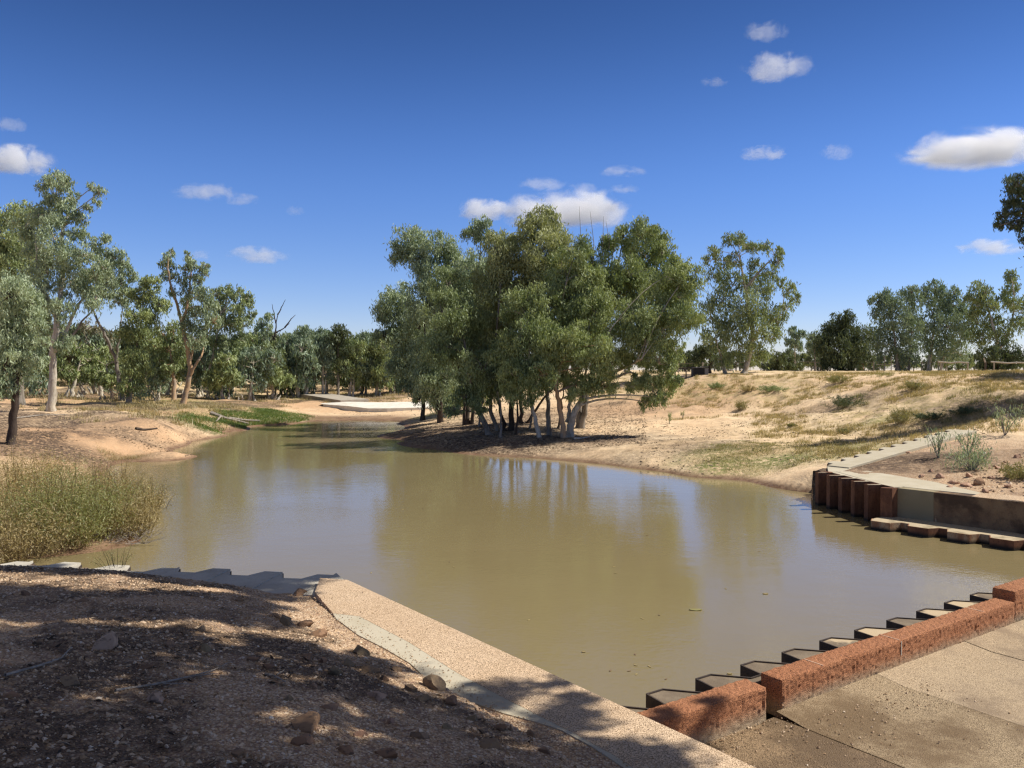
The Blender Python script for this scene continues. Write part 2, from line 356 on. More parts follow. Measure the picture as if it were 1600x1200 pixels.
GROUT_GREY = mat_conc('grey_grout', (.40, .37, .31), (.50, .465, .39), (.30, .27, .22), 0, .15, scale=.8)
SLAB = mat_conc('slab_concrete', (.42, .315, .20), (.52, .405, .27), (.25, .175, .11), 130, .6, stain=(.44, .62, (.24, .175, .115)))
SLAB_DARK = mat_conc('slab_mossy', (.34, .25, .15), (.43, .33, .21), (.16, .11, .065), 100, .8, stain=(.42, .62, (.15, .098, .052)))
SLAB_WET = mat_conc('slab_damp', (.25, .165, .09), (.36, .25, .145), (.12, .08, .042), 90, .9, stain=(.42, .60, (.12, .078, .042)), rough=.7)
WALL_DIRTY = mat_conc('dirty_concrete', (.20, .125, .07), (.27, .18, .10), (.05, .033, .022), 0, .5, scale=1.3, stain=(.45, .6, (.07, .045, .03)))
WALL_NEW = mat_conc('patched_concrete', (.27, .225, .135), (.30, .25, .155), (.23, .19, .115), 0, .08)
WEIR_WHITE = mat_conc('pale_weir', (.62, .58, .50), (.72, .68, .60), (.40, .36, .30), 0, .2)
FILL_WET = mat_conc('pile_fill', (.15, .115, .08), (.21, .165, .115), (.08, .06, .045), 0, .4, stain=(.5, .56, (.50, .39, .25)), scale=1.5)

def mat_rust(name, a, b, c, wetz=None):
    t = NT(name); p = t.pos(); mp = t.n('Mapping'); t.l(p, mp.inputs[0]); mp.inputs['Scale'].default_value = (4, 4, 1.3)
    n1 = t.noise(1.5, 6, .6, mp.outputs[0]); n2 = t.noise(20, 4, .7, p)
    col = t.mix(t.sm(n1, .38, .62), a, b); col = t.mix(t.sm(n2, .55, .7), col, c)
    if wetz is not None:
        s = t.n('SeparateXYZ'); t.l(p, s.inputs[0]); col = t.mix(t.sm(s.outputs[2], wetz + .1, wetz), col, (.035, .025, .018))
    t.bsdf(col, .8, t.bump(n2, .4, .01), .3); return t.m
RUST = mat_rust('rusty_steel', (.15, .065, .035), (.23, .105, .055), (.08, .035, .022), .03)
RUST_DARK = mat_rust('dark_rusty_steel', (.045, .035, .03), (.07, .05, .038), (.03, .022, .018), .02)
RUST_TAN = mat_rust('silted_steel', (.30, .15, .08), (.46, .33, .20), (.16, .08, .045), .02)
LEDGE = mat_conc('silted_ledge', (.40, .33, .22), (.47, .39, .27), (.30, .24, .16), 0, .15, stain=(.5, .6, (.22, .18, .11)))
t = NT('stone_brown'); p = t.pos(); oi = t.n('ObjectInfo')
c = t.ramp(oi.outputs['Random'], [(0, (.16, .10, .06)), (.3, (.28, .16, .09)), (.6, (.20, .15, .085)), (.85, (.34, .20, .13)), (1, (.42, .31, .22))])
n2 = t.noise(18, 5, .65, p); c = t.mix(t.sm(n2, .5, .7), c, (.12, .085, .06)); t.bsdf(c, .85, t.bump(n2, .5, .01), .25); STONE = t.m
t = NT('pebbles'); c = t.ramp(t.attr('rnd').outputs['Fac'], [(0, (.21, .13, .07)), (.3, (.42, .28, .16)), (.65, (.50, .365, .235)), (.94, (.62, .48, .335)), (1, (.76, .65, .50))]); t.bsdf(c, .85, None, .25); PEBBLE = t.m
FENCE_PALE = mat_bark('fence_timber', (.42, .37, .30), (.30, .26, .21), (.12, .10, .08), 3)
FENCE_DARK = mat_bark('fence_dark', (.12, .095, .075), (.08, .065, .05), (.04, .03, .025), 3)
def flat(name, c, r=.7): t = NT(name); n = t.noise(12, 3, .6, t.pos()); t.bsdf(t.mix(n, c, tuple(v * .75 for v in c)), r); return t.m

# water
t = NT('muddy_water'); p = t.pos()
mp = t.n('Mapping'); t.l(p, mp.inputs[0]); mp.inputs['Scale'].default_value = (1, 1.6, 1); mp.inputs['Rotation'].default_value = (0, 0, .3)
r1 = t.noise(7.0, 3, .55, mp.outputs[0]); r2 = t.noise(1.2, 3, .5, mp.outputs[0]); area = t.sm(t.noise(.12, 3, .5, p), .4, .65)
c = t.mix(t.noise(.25, 4, .6, p), (.20, .160, .080), (.23, .185, .096))
hh = t.math('ADD', t.math('MULTIPLY', r1, t.math('MULTIPLY_ADD', area, .8, .35)), t.math('MULTIPLY', r2, .8))
b = t.bsdf(c, .045, t.bump(hh, .11, .05), .5); b.inputs['IOR'].default_value = 1.42
WATER = t.m

# ================================================================ GROUND AND WATER
rng = np.random.default_rng(7)
ang = np.concatenate([np.arange(-41, 41.01, .2), np.arange(43.5, 318.9, 2.5)]); ang = np.radians(ang)
nr = 1080; rad = .5 * (1500 / .5) ** (np.linspace(0, 1, nr))
A_, R_ = np.meshgrid(ang, rad); gx = (np.sin(A_) * R_).ravel(); gy = (np.cos(A_) * R_).ravel(); gh = height(gx, gy)
na = len(ang); ii = np.arange(nr - 1)[:, None] * na; jj = np.arange(na)[None]; j2 = (jj + 1) % na
gf = np.stack([ii + jj, ii + j2, ii + na + j2, ii + na + jj], -1).reshape(-1, 4)
gv = np.vstack([np.column_stack([gx, gy, gh]), [[0, 0, 2.4]]])
cap3 = np.stack([np.full(na, len(gv) - 1), (np.arange(na) + 1) % na, np.arange(na)], -1)
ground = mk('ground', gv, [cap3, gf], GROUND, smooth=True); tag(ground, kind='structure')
def gauss(lst):
    o = np.zeros(len(gx))
    for px, py, rx, ry, a in lst:
        c = hit(px, py); o = np.maximum(o, a * np.exp(-(((gx - c[0]) / rx) ** 2 + ((gy - c[1]) / ry) ** 2) ** 1.5))
    return o
n1 = fbm(gx / 1.5, gy / 1.5, 50, 4); n0 = fbm(gx / 6, gy / 6, 60, 4)
dA = dline(gx, gy, L1P, L1N); dP = dline(gx, gy, LPP, LPN); grav = ((dA < 0) & (dP < .2)).astype(float)
dC = dline(gx, gy, BB, BN); dW = dline(gx, gy, LWP, V); rd_ = (RMP1 - RMP0) / np.linalg.norm(RMP1 - RMP0); rmp_ = dline(gx, gy, RMP0, np.array([rd_[1], -rd_[0]]))
emb = ((dC > 0) & (dW > 0) & (rmp_ > 0)) * np.clip(1 - (dC - 9) / 4, 0, 1)
litter_shade = gauss([(700,675,6,5,1),(800,690,7,4.5,1),(900,690,5,3.5,.95),(780,660,8,6,.75),(960,690,4,2.5,.7),(1400,722,3.6,1.6,1),(1440,730,3,1.4,.9),(1000,705,5,2,.6),
    (60,660,7,5,1),(130,668,5,3,.9),(40,700,5,3,.95),(200,650,6,4,.5),(20,640,8,5,.8),(1320,632,3,2,.7),(1560,640,4,3,.6),(960,640,6,4,.5)])  # litter by the clump and left gums, also painting in their shade
litter_shade = np.maximum(litter_shade, .85 * sstep(-.08, .14, n0 + .3 * n1) * ((gx < -11) & (gy > 28)) * sstep(.35, .8, gh))
litter_shade = np.clip(litter_shade + n1 * .6 * (litter_shade > .1), 0, 1) * (1 - grav)
litter_shade = np.maximum(litter_shade, grav * (dA < -1.4) * .95 * sstep(-.25, .12, fbm(gx / .8, gy / .8, 91, 5) + .16 * sstep(-3, -6, gx)))  # gravel litter, its dark colour also deepening the foreground shade
grn = gauss([(450,648,4,1.5,.9),(400,652,4,1.6,1),(340,658,3,1.6,1),(300,662,2.5,1.2,.8),(1240,715,4,1.6,.95),(1180,722,3,1.4,.8),(1130,710,2.5,1.2,.7),(1300,700,3,1.5,.6),(660,650,2,2,.7),(270,630,8,7,.8),(400,618,9,7,.8),(200,622,5,5,.5),(1380,655,2,1.2,.4)])
grn = np.clip(grn + n1 * .7 * (grn > .08), 0, 1)
wet = sstep(.16, .03, gh + n1 * .08) * (1 - grav) * (gy > 13)
wet = np.maximum(wet, gauss([(430,664,8,3,1),(380,671,6,2.5,1),(520,652,8,3,.9),(610,660,5,4,.9),(620,690,3,1.6,.7)]) * sstep(.4, .12, gh + n1 * .08))
wet = np.where((dW <= 0) & (dA > 0), 1, wet)
red = gauss([(1060,630,7,6,.6),(1000,640,6,6,.6),(1120,612,8,6,.35),(420,628,14,8,.7),(560,615,14,10,.6),(60,620,20,14,.8),(290,645,5,5,.6),(230,680,6,6,.6),(120,690,9,7,.7)]) 
dry = np.clip(sstep(1.2, 2.4, gh) * sstep(-.25, .15, n0 + n1 * .5) * .9 + gauss([(1250,690,8,4,.5),(1400,650,8,6,.7)]), 0, 1) * (1 - grav)
dry = np.maximum(dry, .6 * sstep(85, 110, np.hypot(gx, gy)))
grav = np.maximum(grav, emb * .95)
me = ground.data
for nme, ch in (('cover', (litter_shade, grn, grav)), ('cover2', (wet, red, dry))):
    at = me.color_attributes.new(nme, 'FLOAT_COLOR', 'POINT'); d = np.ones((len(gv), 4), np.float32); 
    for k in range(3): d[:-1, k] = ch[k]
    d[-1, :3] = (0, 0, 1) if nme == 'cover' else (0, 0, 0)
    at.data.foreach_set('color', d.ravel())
w = mk('water', [[-26, 9, 0], [26, 6, 0], [26, 74, 0], [-34, 74, 0]], np.array([[0, 1, 2, 3]]), WATER); tag(w, kind='structure')

# ================================================================ CLOUDS
def mat_cloud(name, dens, thr):
    t = NT(name); tc = t.n('TexCoord').outputs['Object']; oi = t.n('ObjectInfo').outputs['Random']
    add = t.n('VectorMath', operation='ADD'); t.l(tc, add.inputs[0]); cx = t.n('CombineXYZ'); k = t.math('MULTIPLY', oi, 80)
    t.l(k, cx.inputs[0]); t.l(k, cx.inputs[2]); t.l(cx.outputs[0], add.inputs[1])
    mp = t.n('Mapping'); t.l(add.outputs[0], mp.inputs[0]); mp.inputs['Scale'].default_value = (1.6, 1.0, .9)
    ns = t.noise(1.3, 8, .66, mp.outputs[0], .4)
    ln = t.n('VectorMath', operation='LENGTH'); t.l(tc, ln.inputs[0])
    fall = t.math('SUBTRACT', 1.0, t.math('POWER', ln.outputs['Value'], 1.6))
    sz = t.n('SeparateXYZ'); t.l(tc, sz.inputs[0]); base = t.sm(sz.outputs[2], -.62, -.40)
    v = t.math('ADD', fall, t.math('MULTIPLY', t.math('SUBTRACT', ns, .5), 3.4)); v = t.sm(v, thr, thr + .55)
    v = t.math('MULTIPLY', v, t.sm(ln.outputs['Value'], 1.0, .7)); v = t.math('MULTIPLY', t.math('MULTIPLY', v, base), dens)
    s = t.n('VolumeScatter', i_Anisotropy=.1); s.inputs[0].default_value = (1, 1, 1, 1); t.l(v, s.inputs['Density'])
    t.l(s.outputs[0], t.out.inputs['Volume']); return t.m
CL1 = mat_cloud('cloud_bright', .017, .3); CL3 = mat_cloud('cloud_ragged', .010, .42); CL2 = mat_cloud('cloud_thin', .006, .33)
def ico(sub):
    import bmesh
    bm = bmesh.new(); bmesh.ops.create_icosphere(bm, subdivisions=sub, radius=1); v = np.array([q.co[:] for q in bm.verts]); f = np.array([[a.index for a in q.verts] for q in bm.faces]); bm.free(); return v, f
IV1, IF1 = ico(1); IV2, IF2 = ico(2); IV3, IF3 = ico(3)
CD = 3000
for i, (px, py, wd, ht, mt, lab) in enumerate([
    (20,252,120,62,0,'white puffy cloud cut by the left edge above the tall left tree'),
    (322,300,110,34,1,'thin grey white cloud high above the left bank trees'),
    (378,312,56,26,1,'small tail cloud touching the thin cloud above the left bank trees'),
    (402,400,100,36,2,'small bright flat cloud low over the left tree line'),
    (461,330,30,20,1,'tiny faint puff alone in the sky above the small flat cloud'),
    (311,399,46,22,1,'faint pale cloud just left of the small bright flat cloud'),
    (760,330,96,44,0,'left shoulder cloud beside the big cloud behind the central trees'),
    (892,330,205,80,0,'largest bright white cloud behind the top of the central trees'),
    (848,288,74,26,1,'thin cloud strip just above the left end of the largest cloud'),
    (911,298,54,28,1,'small round puff directly above the largest cloud'),
    (972,268,78,20,1,'faint streak cloud to the upper right of the largest cloud'),
    (975,296,50,18,1,'short faint cloud right of the small round puff'),
    (1216,106,118,58,2,'white ragged cloud highest in the right half of the sky'),
    (1196,50,70,40,1,'wispy veil cloud above the high ragged cloud'),
    (1117,128,44,18,1,'tiny faint cloud left of the high ragged cloud'),
    (1194,240,78,30,2,'small flat white cloud in the middle of the right sky'),
    (1307,239,54,34,1,'small blocky pale cloud right of the small flat white cloud'),
    (1530,236,230,72,0,'long white cloud cut by the right edge of the picture'),
    (1555,387,130,34,2,'low pale cloud at the right edge beside the overhanging branch'),
    (16,196,50,30,1,'faint veil cloud above the puffy cloud at the left edge')]):
    c = Q(px, py, CD); s = CD / F
    o = mk('cloud', IV3, IF3, (CL1, CL2, CL3)[mt]); o.location = c; o.scale = (wd * s * .60, wd * s * .33, ht * s * .56)
    tag(o, lab, 'cloud', 'fair weather clouds')

# ================================================================ CONCRETE AND STEEL STRUCTURES
def up(*pts): return np.array([P(a, b, .9)[:2] for a, b in pts])
cb = thing('cap_beam', (*L1P, .9), 'wide pinkish concrete beam running from the pond corner down to the bottom of the picture', 'beam')
bnd = [(520,958),(562,963),(640,1004),(714,1051),(780,1086),(844,1119),(900,1147),(960,1180),(1010,1213)]
lft = [(526,967),(560,992),(600,1012),(641,1036),(668,1062),(690,1078),(730,1094),(787,1114),(840,1128),(877,1140),(925,1166),(985,1206)]
e1 = L1P + L1D * 15
g = G(); poly = np.vstack([[L1P], [e1], [e1 - L1N * .75], up(*bnd[::-1]), up((492,925),(500,903))]); g.prism(poly, -.8, .9); g.build('aggregate_beam', CAP_OLD, cb)
g = G(); pts = np.vstack([up(*lft), [e1 - L1N * .92], [e1 - L1N * .75], up(*bnd[::-1])])
g.prism(pts[::-1], .3, .898); g.build('grout_strip', GROUT, cb)

def pile_row(root, start, du, dv, n, pitch, prof, zt, zb, mats, th=.02, zt_fn=None):
    """each sheet pile is one child: a folded steel sheet with thickness"""
    for k in range(n):
        o = start + du * pitch * k; top = zt if zt_fn is None else zt_fn(k)
        pr = np.array([o + du * a + dv * b for a, b in prof])
        tdir = np.gradient(pr, axis=0); tdir /= np.linalg.norm(tdir, axis=1)[:, None]; nn = np.column_stack([-tdir[:, 1], tdir[:, 0]])
        if (nn @ dv).mean() < 0: nn = -nn
        a, b = pr + nn * th / 2, pr - nn * th / 2; m = len(pr); g = G()
        V4 = np.vstack([np.column_stack([q, np.full(m, z)]) for q in (a, b) for z in (zb, top)])
        i = np.arange(m - 1); f = []
        for x0, x1 in ((0, m), (m, 3 * m), (3 * m, 2 * m), (2 * m, 0)): f.append(np.stack([x0 + i, x0 + i + 1, x1 + i + 1, x1 + i], -1))
        g.add(V4, np.vstack(f)); g.add(V4[[0, m, 3 * m, 2 * m]], [[0, 1, 2, 3]]); g.add(V4[[m - 1, 2 * m - 1, 4 * m - 1, 3 * m - 1]], [[0, 1, 2, 3]])
        g.build('sheet_pile', mats[k % len(mats)], root)
def fill(root, name, start, du, dv, n, pitch, prof, inner, z, mat, zb, zfn=None, inset=.012):
    for k in range(n):
        pr = [start + du * (pitch * k + a) + dv * (b - inset) for a, b in prof]
        ends = [start + du * (pitch * k + prof[-1][0]) + dv * inner, start + du * (pitch * k + prof[0][0]) + dv * inner]
        pl = np.array(pr + ends)[::-1]; g = G(); g.prism(pl, zb, z if zfn is None else np.array([zfn(((q - start) @ du) / pitch) for q in pl])); g.build(name, mat, root)
def ccw(p): return p
# near weir across the outlet: sheet piles behind red blocks
PF = [(0, .75), (.24, .75), (.53, .42), (.715, .42), (.755, .75)]
s0 = LWP + U * (-1.28 - .755)
nw = thing('sheet_pile_wall', (*s0, 0), 'saw-toothed rusty sheet pile wall in the water behind the red concrete blocks', 'retaining wall')
pile_row(nw, s0, U, V, 24, .755, PF, .56, -1.1, [RUST_DARK])
fill(nw, 'concrete_fill', s0, U, V, 24, .755, PF, .305, .545, FILL_WET, -.9)
def block(a, L, w, z0, z1, label, joints=()):
    root = thing('concrete_block', (*a, z0), label, 'concrete block', 'red aggregate blocks along the weir')
    import bmesh
    bm = bmesh.new(); nx, ny, nz = int(L / .035), max(4, int(w / .035)), max(4, int((z1 - z0) / .035))
    pts = {}
    def vv(i, j, k):
        key = (i, j, k)
        if key not in pts:
            x, y, z = L * i / nx, w * j / ny, (z1 - z0) * k / nz
            r = .022; cx_ = min(max(x, r), L - r); cy_ = min(max(y, r), w - r); cz = min(z, z1 - z0 - r)
            dx, dy, dz = x - cx_, y - cy_, z - cz; l = math.sqrt(dx*dx + dy*dy + dz*dz)
            if l > 1e-6:
                x, y, z = cx_ + dx / l * r, cy_ + dy / l * r, cz + dz / l * r
            nn = random.gauss(0, .0045)
            wv = math.sin(x * 1.3 + y) * .006; e_ = max(0, math.sin(x * 7.1) * math.sin(x * 2.3 + 1) - .55) * .03 * (z > (z1 - z0) - .045); nn -= 0; pass
            p2 = a + U * (x + nn * .5) + V * (y + nn + wv)
            pts[key] = bm.verts.new((p2[0] - a[0], p2[1] - a[1], z + random.gauss(0, .003)))
        return pts[key]
    for i in range(nx):
        for j in range(ny): bm.faces.new([vv(i, j, nz), vv(i + 1, j, nz), vv(i + 1, j + 1, nz), vv(i, j + 1, nz)])
        for k in range(nz):
            bm.faces.new([vv(i, 0, k), vv(i + 1, 0, k), vv(i + 1, 0, k + 1), vv(i, 0, k + 1)]); bm.faces.new([vv(i + 1, ny, k), vv(i, ny, k), vv(i, ny, k + 1), vv(i + 1, ny, k + 1)])
    for j in range(ny):
        for k in range(nz):
            bm.faces.new([vv(0, j + 1, k), vv(0, j, k), vv(0, j, k + 1), vv(0, j + 1, k + 1)]); bm.faces.new([vv(nx, j, k), vv(nx, j + 1, k), vv(nx, j + 1, k + 1), vv(nx, j, k + 1)])
    me = bpy.data.meshes.new('aggregate_body'); bm.to_mesh(me); bm.free(); me.materials.append(RED_BLOCK)
    o = bpy.data.objects.new('aggregate_body', me); COL.objects.link(o); o.parent = root
    for s in joints:
        g = G(); c = a + U * s; g.box((*(c + V * w / 2), z1 + .001), (*(U * .006), 0), (*(V * (w / 2 - .02)), 0), (0, 0, .003)); g.build('mortar_joint', MORTAR, root)
    return root
MORTAR = mat_conc('mortar', (.60, .40, .27), (.62, .45, .32), (.45, .3, .2))
random.seed(3)
fr1 = np.array([2.69, 8.68])
block(fr1 - U * 2.3, 2.3, .30, .24, .66, 'short red aggregate block whose left end butts against the pinkish beam')
block(LWP, 5.28, .29, .24, .66, 'long red aggregate block in the middle of the weir with pale joints', (.75, 2.3, 4.4))
block(LWP + U * 5.40 + V * .06, 8, .32, .24, .78, 'higher red aggregate block cut by the right edge of the picture', (1.8,))
g = G(); c = LWP + U * 2.31 - V * .003; g.box((*c, .56), (*(U * .007), 0), (*(V * .003), 0), (0, 0, .085)); o = g.build('lime_streak', GROUT_GREY, None, loc=(*c, .5)); tag(o, 'short white lime streak running down the front of the long red block', 'stain')
# slabs below the blocks
WN = -V
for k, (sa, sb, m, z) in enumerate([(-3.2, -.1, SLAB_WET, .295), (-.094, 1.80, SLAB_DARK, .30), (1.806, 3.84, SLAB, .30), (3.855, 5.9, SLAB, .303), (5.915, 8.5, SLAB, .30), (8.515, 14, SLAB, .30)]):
    a = LWP + U * sa - V * .004; b = LWP + U * sb - V * .004; rows = 26; cols = max(4, int((sb - sa) * 8))
    if k == 0: a = a; b = b
    uu, vv_ = np.meshgrid(np.linspace(sa, sb, cols), np.linspace(-.004, 9, rows * 2)); X = LWP[0] + U[0] * uu + WN[0] * vv_; Y = LWP[1] + U[1] * uu + WN[1] * vv_
    Z = z + fbm(X / 1.2, Y / 1.2, 77, 3) * .018 + sstep(.35, 0, vv_) * .05 * (k > 0) - .0
    n_, m_ = X.shape; i = np.arange(n_ - 1)[:, None] * m_; j = np.arange(m_ - 1)[None]
    f = np.stack([i + j + 1, i + j, i + m_ + j, i + m_ + j + 1], -1).reshape(-1, 4)
    o = mk('concrete_slab', np.column_stack([X.ravel(), Y.ravel(), Z.ravel()]), f, m, smooth=True); tag(o, kind='structure')
# rear pile row behind the gravel bank
PR = [(0, 0), (.30, 0), (.44, -.30), (.74, -.30), (.88, 0)]
rw = thing('sheet_pile_wall', (*LPP, .8), 'grey grouted sheet pile edge with scalloped outline behind the shaded gravel bank', 'retaining wall')
pile_row(rw, LPP + LPD * .1, LPD, LPN, 26, .88, PR, .80, -1.0, [RUST_DARK])
for k in range(26):
    zk = .80 + .03 * math.sin(k * 2.1)
    pr = [LPP + LPD * (.1 + .88 * k + a) + LPN * (b - .012) for a, b in PR]
    inn = [LPP + LPD * (.1 + .88 * (k + 1)) - LPN * 1.25, LPP + LPD * (.1 + .88 * k) - LPN * 1.25]
    g = G(); g.prism(np.array(pr + inn), -.8, .815 + .012 * (k % 3)); g.build('grout_top', GROUT_GREY, rw)
g = G(); g.prism(np.array([LPP + LPD * .1, LPP + LPD * .1 - LPN * 1.25, LPP + LPD * -.5 - LPN * 1.3, L1P + np.array([-.1, -.5]), L1P + np.array([0, .02])]), -.8, .845); g.build('corner_grout', GROUT_GREY, rw)

# far embankment: end piles, front wall, ledge with piles, stepped row
lf = thing('sheet_pile_wall', (*LFT, 0), 'tall rusty sheet pile corner standing in the pond at the end of the far bank wall', 'retaining wall')
du = (BB - LFT) / np.linalg.norm(BB - LFT); dv = np.array([du[1], -du[0]]);  dv = dv if dv[0] < 0 else -dv
nL = 5; pt = np.linalg.norm(BB - LFT) / nL
PL = [(0, .0), (.02, .42), (.19, .42), (.22, 0), (pt, 0)]
pile_row(lf, LFT, du, dv, nL, pt, PL, .97, -1.1, [RUST])
fill(lf, 'concrete_fill', LFT, du, dv, nL, pt, PL, -.5, .955, GROUT, -.9)
# corner pile with white band
g = G(); cpt = BB + dv * .18
g.prism(np.array([BB + dv * .30 - BN * .10, BB + BD * .10 + dv * .04 - BN * .18, BB + BD * .12 , BB + dv * .30]), -1.1, .965); g.build('corner_pile', RUST, lf)
q0 = P(1373, 788, .43); q1 = P(1397, 790, .43); g = G(); m_ = (q0 + q1) / 2; dd = (q1 - q0) / 2; 
g.box((m_[0], m_[1] - .06, .44), dd * 1.05, (0, .03, 0), (0, 0, .012)); g.build('white_band', flat('white_paint', (.75, .73, .68)), lf)
bw = thing('concrete_wall', (*BB, .2), 'dark stained concrete wall with a pale patched panel at its left end on the far bank', 'wall')
def wallseg(a, b, th, z0, z1, name, mat, off=0):
    g = G(); d = (b - a) / np.linalg.norm(b - a); L = np.linalg.norm(b - a); c = (a + b) / 2 + BN * (th / 2 + off)
    g.box((*c, (z0 + z1) / 2), (*(d * L / 2), 0), (*(BN * th / 2), 0), (0, 0, (z1 - z0) / 2)); return g.build(name, mat, bw)
wallseg(BB + BD * .12, BB + BD * 1.02, .35, -.6, .955, 'patched_panel', WALL_NEW, -.004)
wallseg(BB + BD * 1.02, BB + BD * 12, .30, -.6, .945, 'stained_wall', WALL_DIRTY)
tp = [BB + dv * .02, LFT + dv * .02 + np.array([.3, .1]), LFT + np.array([1.2, .5]), BB + BN * 1.9 + BD * .2, BB + BN * .9 + BD * 1.6, BB + BN * .36 + BD * 2.3, BB + BD * 1.03 + BN * .30, BB + BD * .12 + BN * .30]
g = G(); g.prism(np.array(tp)[::-1], .3, .963); g.build('grout_top', GROUT, bw)
# brown earthen lip on the wall top
ml = G(); ss = np.linspace(1.9, 12, 80)
for o_, zz in ((0.0, .94),): pass
X0 = np.array([BB + BD * s + BN * (.0 + .01 * math.sin(s * 9)) for s in ss]); X1 = np.array([BB + BD * s + BN * .55 for s in ss])
Vt = np.vstack([np.column_stack([X0, np.full(80, .93)]), np.column_stack([X0 + BN * .03, .955 + .012 * np.sin(ss * 5)]), np.column_stack([X1, .985 + .02 * np.sin(ss * 3.1)])])
i = np.arange(79); f = np.vstack([np.stack([i, i + 1, i + 81, i + 80], -1), np.stack([i + 80, i + 81, i + 161, i + 160], -1)]); ml.add(Vt, f); ml.build('earth_lip', CAP_OLD, bw)
# ledge row
PG = [(0, 0), (.12, .30), (.60, .30), (.72, 0), (.92, 0)]
lw = thing('sheet_pile_wall', (*(BB - BN * .7), .2), 'low row of silted sheet pile heads in the water at the foot of the stained wall', 'retaining wall')
sl0 = BB - BN * .78 - BD * .15
pile_row(lw, sl0, BD, -BN, 13, .92, PG, .22, -1.1, [RUST_TAN, RUST], .025)
fill(lw, 'ledge_fill', sl0, BD, -BN, 13, .92, PG, -.775, .212, LEDGE, -.8)
# stepped row going back up the bank
du = (RMP1 - RMP0) / np.linalg.norm(RMP1 - RMP0); dn = np.array([-du[1], du[0]]); nR = 11; pR = np.linalg.norm(RMP1 - RMP0) / nR
rr_ = thing('sheet_pile_wall', (*RMP0, .9), 'notched row of grouted pile heads climbing the far bank behind the rusty corner', 'retaining wall')
PQ = [(0, 0), (.30, 0), (.42, .26), (.70, .26), (pR, 0)]
pile_row(rr_, RMP0, du, dn, nR, pR, PQ, 1, .0, [RUST], .02, lambda k: .985 + .07 * k)
fill(rr_, 'grout_top', RMP0, du, dn, nR, pR, PQ, -.75, 1, GROUT, .2, lambda k: .992 + .07 * k)
g = G(); a = LFT + np.array([.02, .02]); g.prism(np.array([LFT + np.array([.0, .0]), LFT + np.array([1.3, .4]), RMP0 - dn * .75 + du * .1, RMP0 + dn * .0]), -.8, .958); g.build('corner_grout', GROUT, rr_)
g = G(); g.tube([RMP0 + 0, RMP0 + 0] and np.array([[*LFT, -.9], [*LFT, .965]]), [.12, .12], 6); g.build('corner_pile', RUST, rr_)
# dark half-sunk lump beside the corner
def stone(loc, s, label=None, group=None, mat=None, flatn=.6, name='rock', seed=0, cat='rock'):
    r_ = np.random.default_rng(seed); v = IV3.copy()
    for _ in range(15):
        d = r_.normal(size=3); d /= np.linalg.norm(d); h = r_.uniform(.38, .75); t_ = v @ d; v = v - np.outer(np.maximum(t_ - h, 0), d)
    v = v * 1.25 * (1 + .03 * np.sin(v[:, :1] * 9 + seed) * np.cos(v[:, 1:2] * 11)) * np.array([1, r_.uniform(.6, .95), flatn * r_.uniform(.8, 1.2)]) * s
    a_ = r_.uniform(0, 6.28); ca, sa = math.cos(a_), math.sin(a_); v = v @ np.array([[ca, sa, 0], [-sa, ca, 0], [0, 0, 1]]); tl = r_.uniform(-.4, .4); ct, st = math.cos(tl), math.sin(tl); v = v @ np.array([[ct, 0, st], [0, 1, 0], [-st, 0, ct]])
    me = bpy.data.meshes.new(name); set_mesh(me, v, [IF3]); me.materials.append(mat or STONE); o = bpy.data.objects.new(name, me); COL.objects.link(o); o.location = loc
    return tag(o, label, cat, group)
c = P(1283, 765, .12); stone((c[0], c[1], .08), .42, 'dark angular rock half in the water left of the rusty pile corner', None, flat('black_rock', (.05, .045, .04)), .6, seed=4)

# weir, log and litter at the far end of the pond
wz = thing('weir', (-14, 74, .2), 'long low white concrete weir at the far end of the pond', 'weir')
ws = [(505,631,.5),(540,633,.42),(575,634,.4),(610,634,.45),(645,631,.6)]
dW_ = 74; top = [Q(500,630.5,78),Q(540,628.5,77),(Q(590,629.3,76)),(Q(640,628.5,76)),Q(690,627,76)]; bot = [Q(505,631.5,77.5),Q(545,634.5,74.5),Q(575,638,73.5),Q(605,638,73),Q(690,636,74)]
g = G(); n_ = len(top); Vt = np.vstack([bot, top, [q + np.array([0, 1.2, 0]) for q in top], [q + np.array([0, 1.3, -1.5]) for q in top], [q + np.array([0, 0, -1.2]) for q in bot]])
i = np.arange(n_ - 1); f = np.vstack([np.stack([a_ * n_ + i, a_ * n_ + i + 1, b_ * n_ + i + 1, b_ * n_ + i], -1) for a_, b_ in ((0,1),(1,2),(2,3),(4,0))])
g.add(Vt, f); g.build('sloping_face', WEIR_WHITE, wz)
# pale road slab behind
a = Q(470, 616, 88); b = Q(532, 626, 80); g = G()
for s_, nm, mt in ((0, 'causeway_slab', mat_conc('grey_road', (.33, .29, .24), (.4, .36, .3), (.2, .17, .14))),):
    d = (b - a); L = np.linalg.norm(d[:2]); d2 = d[:2] / L; nn = np.array([-d2[1], d2[0]])
    g.prism(np.array([a[:2], b[:2], b[:2] + nn * 3, a[:2] + nn * 3]), -.2, [a[2] + .02, b[2] + .03, b[2] + .08, a[2] + .06]); o = g.build('causeway', mt, None, loc=tuple(a)); tag(o, 'narrow grey causeway slab sloping down to the white weir', 'road')

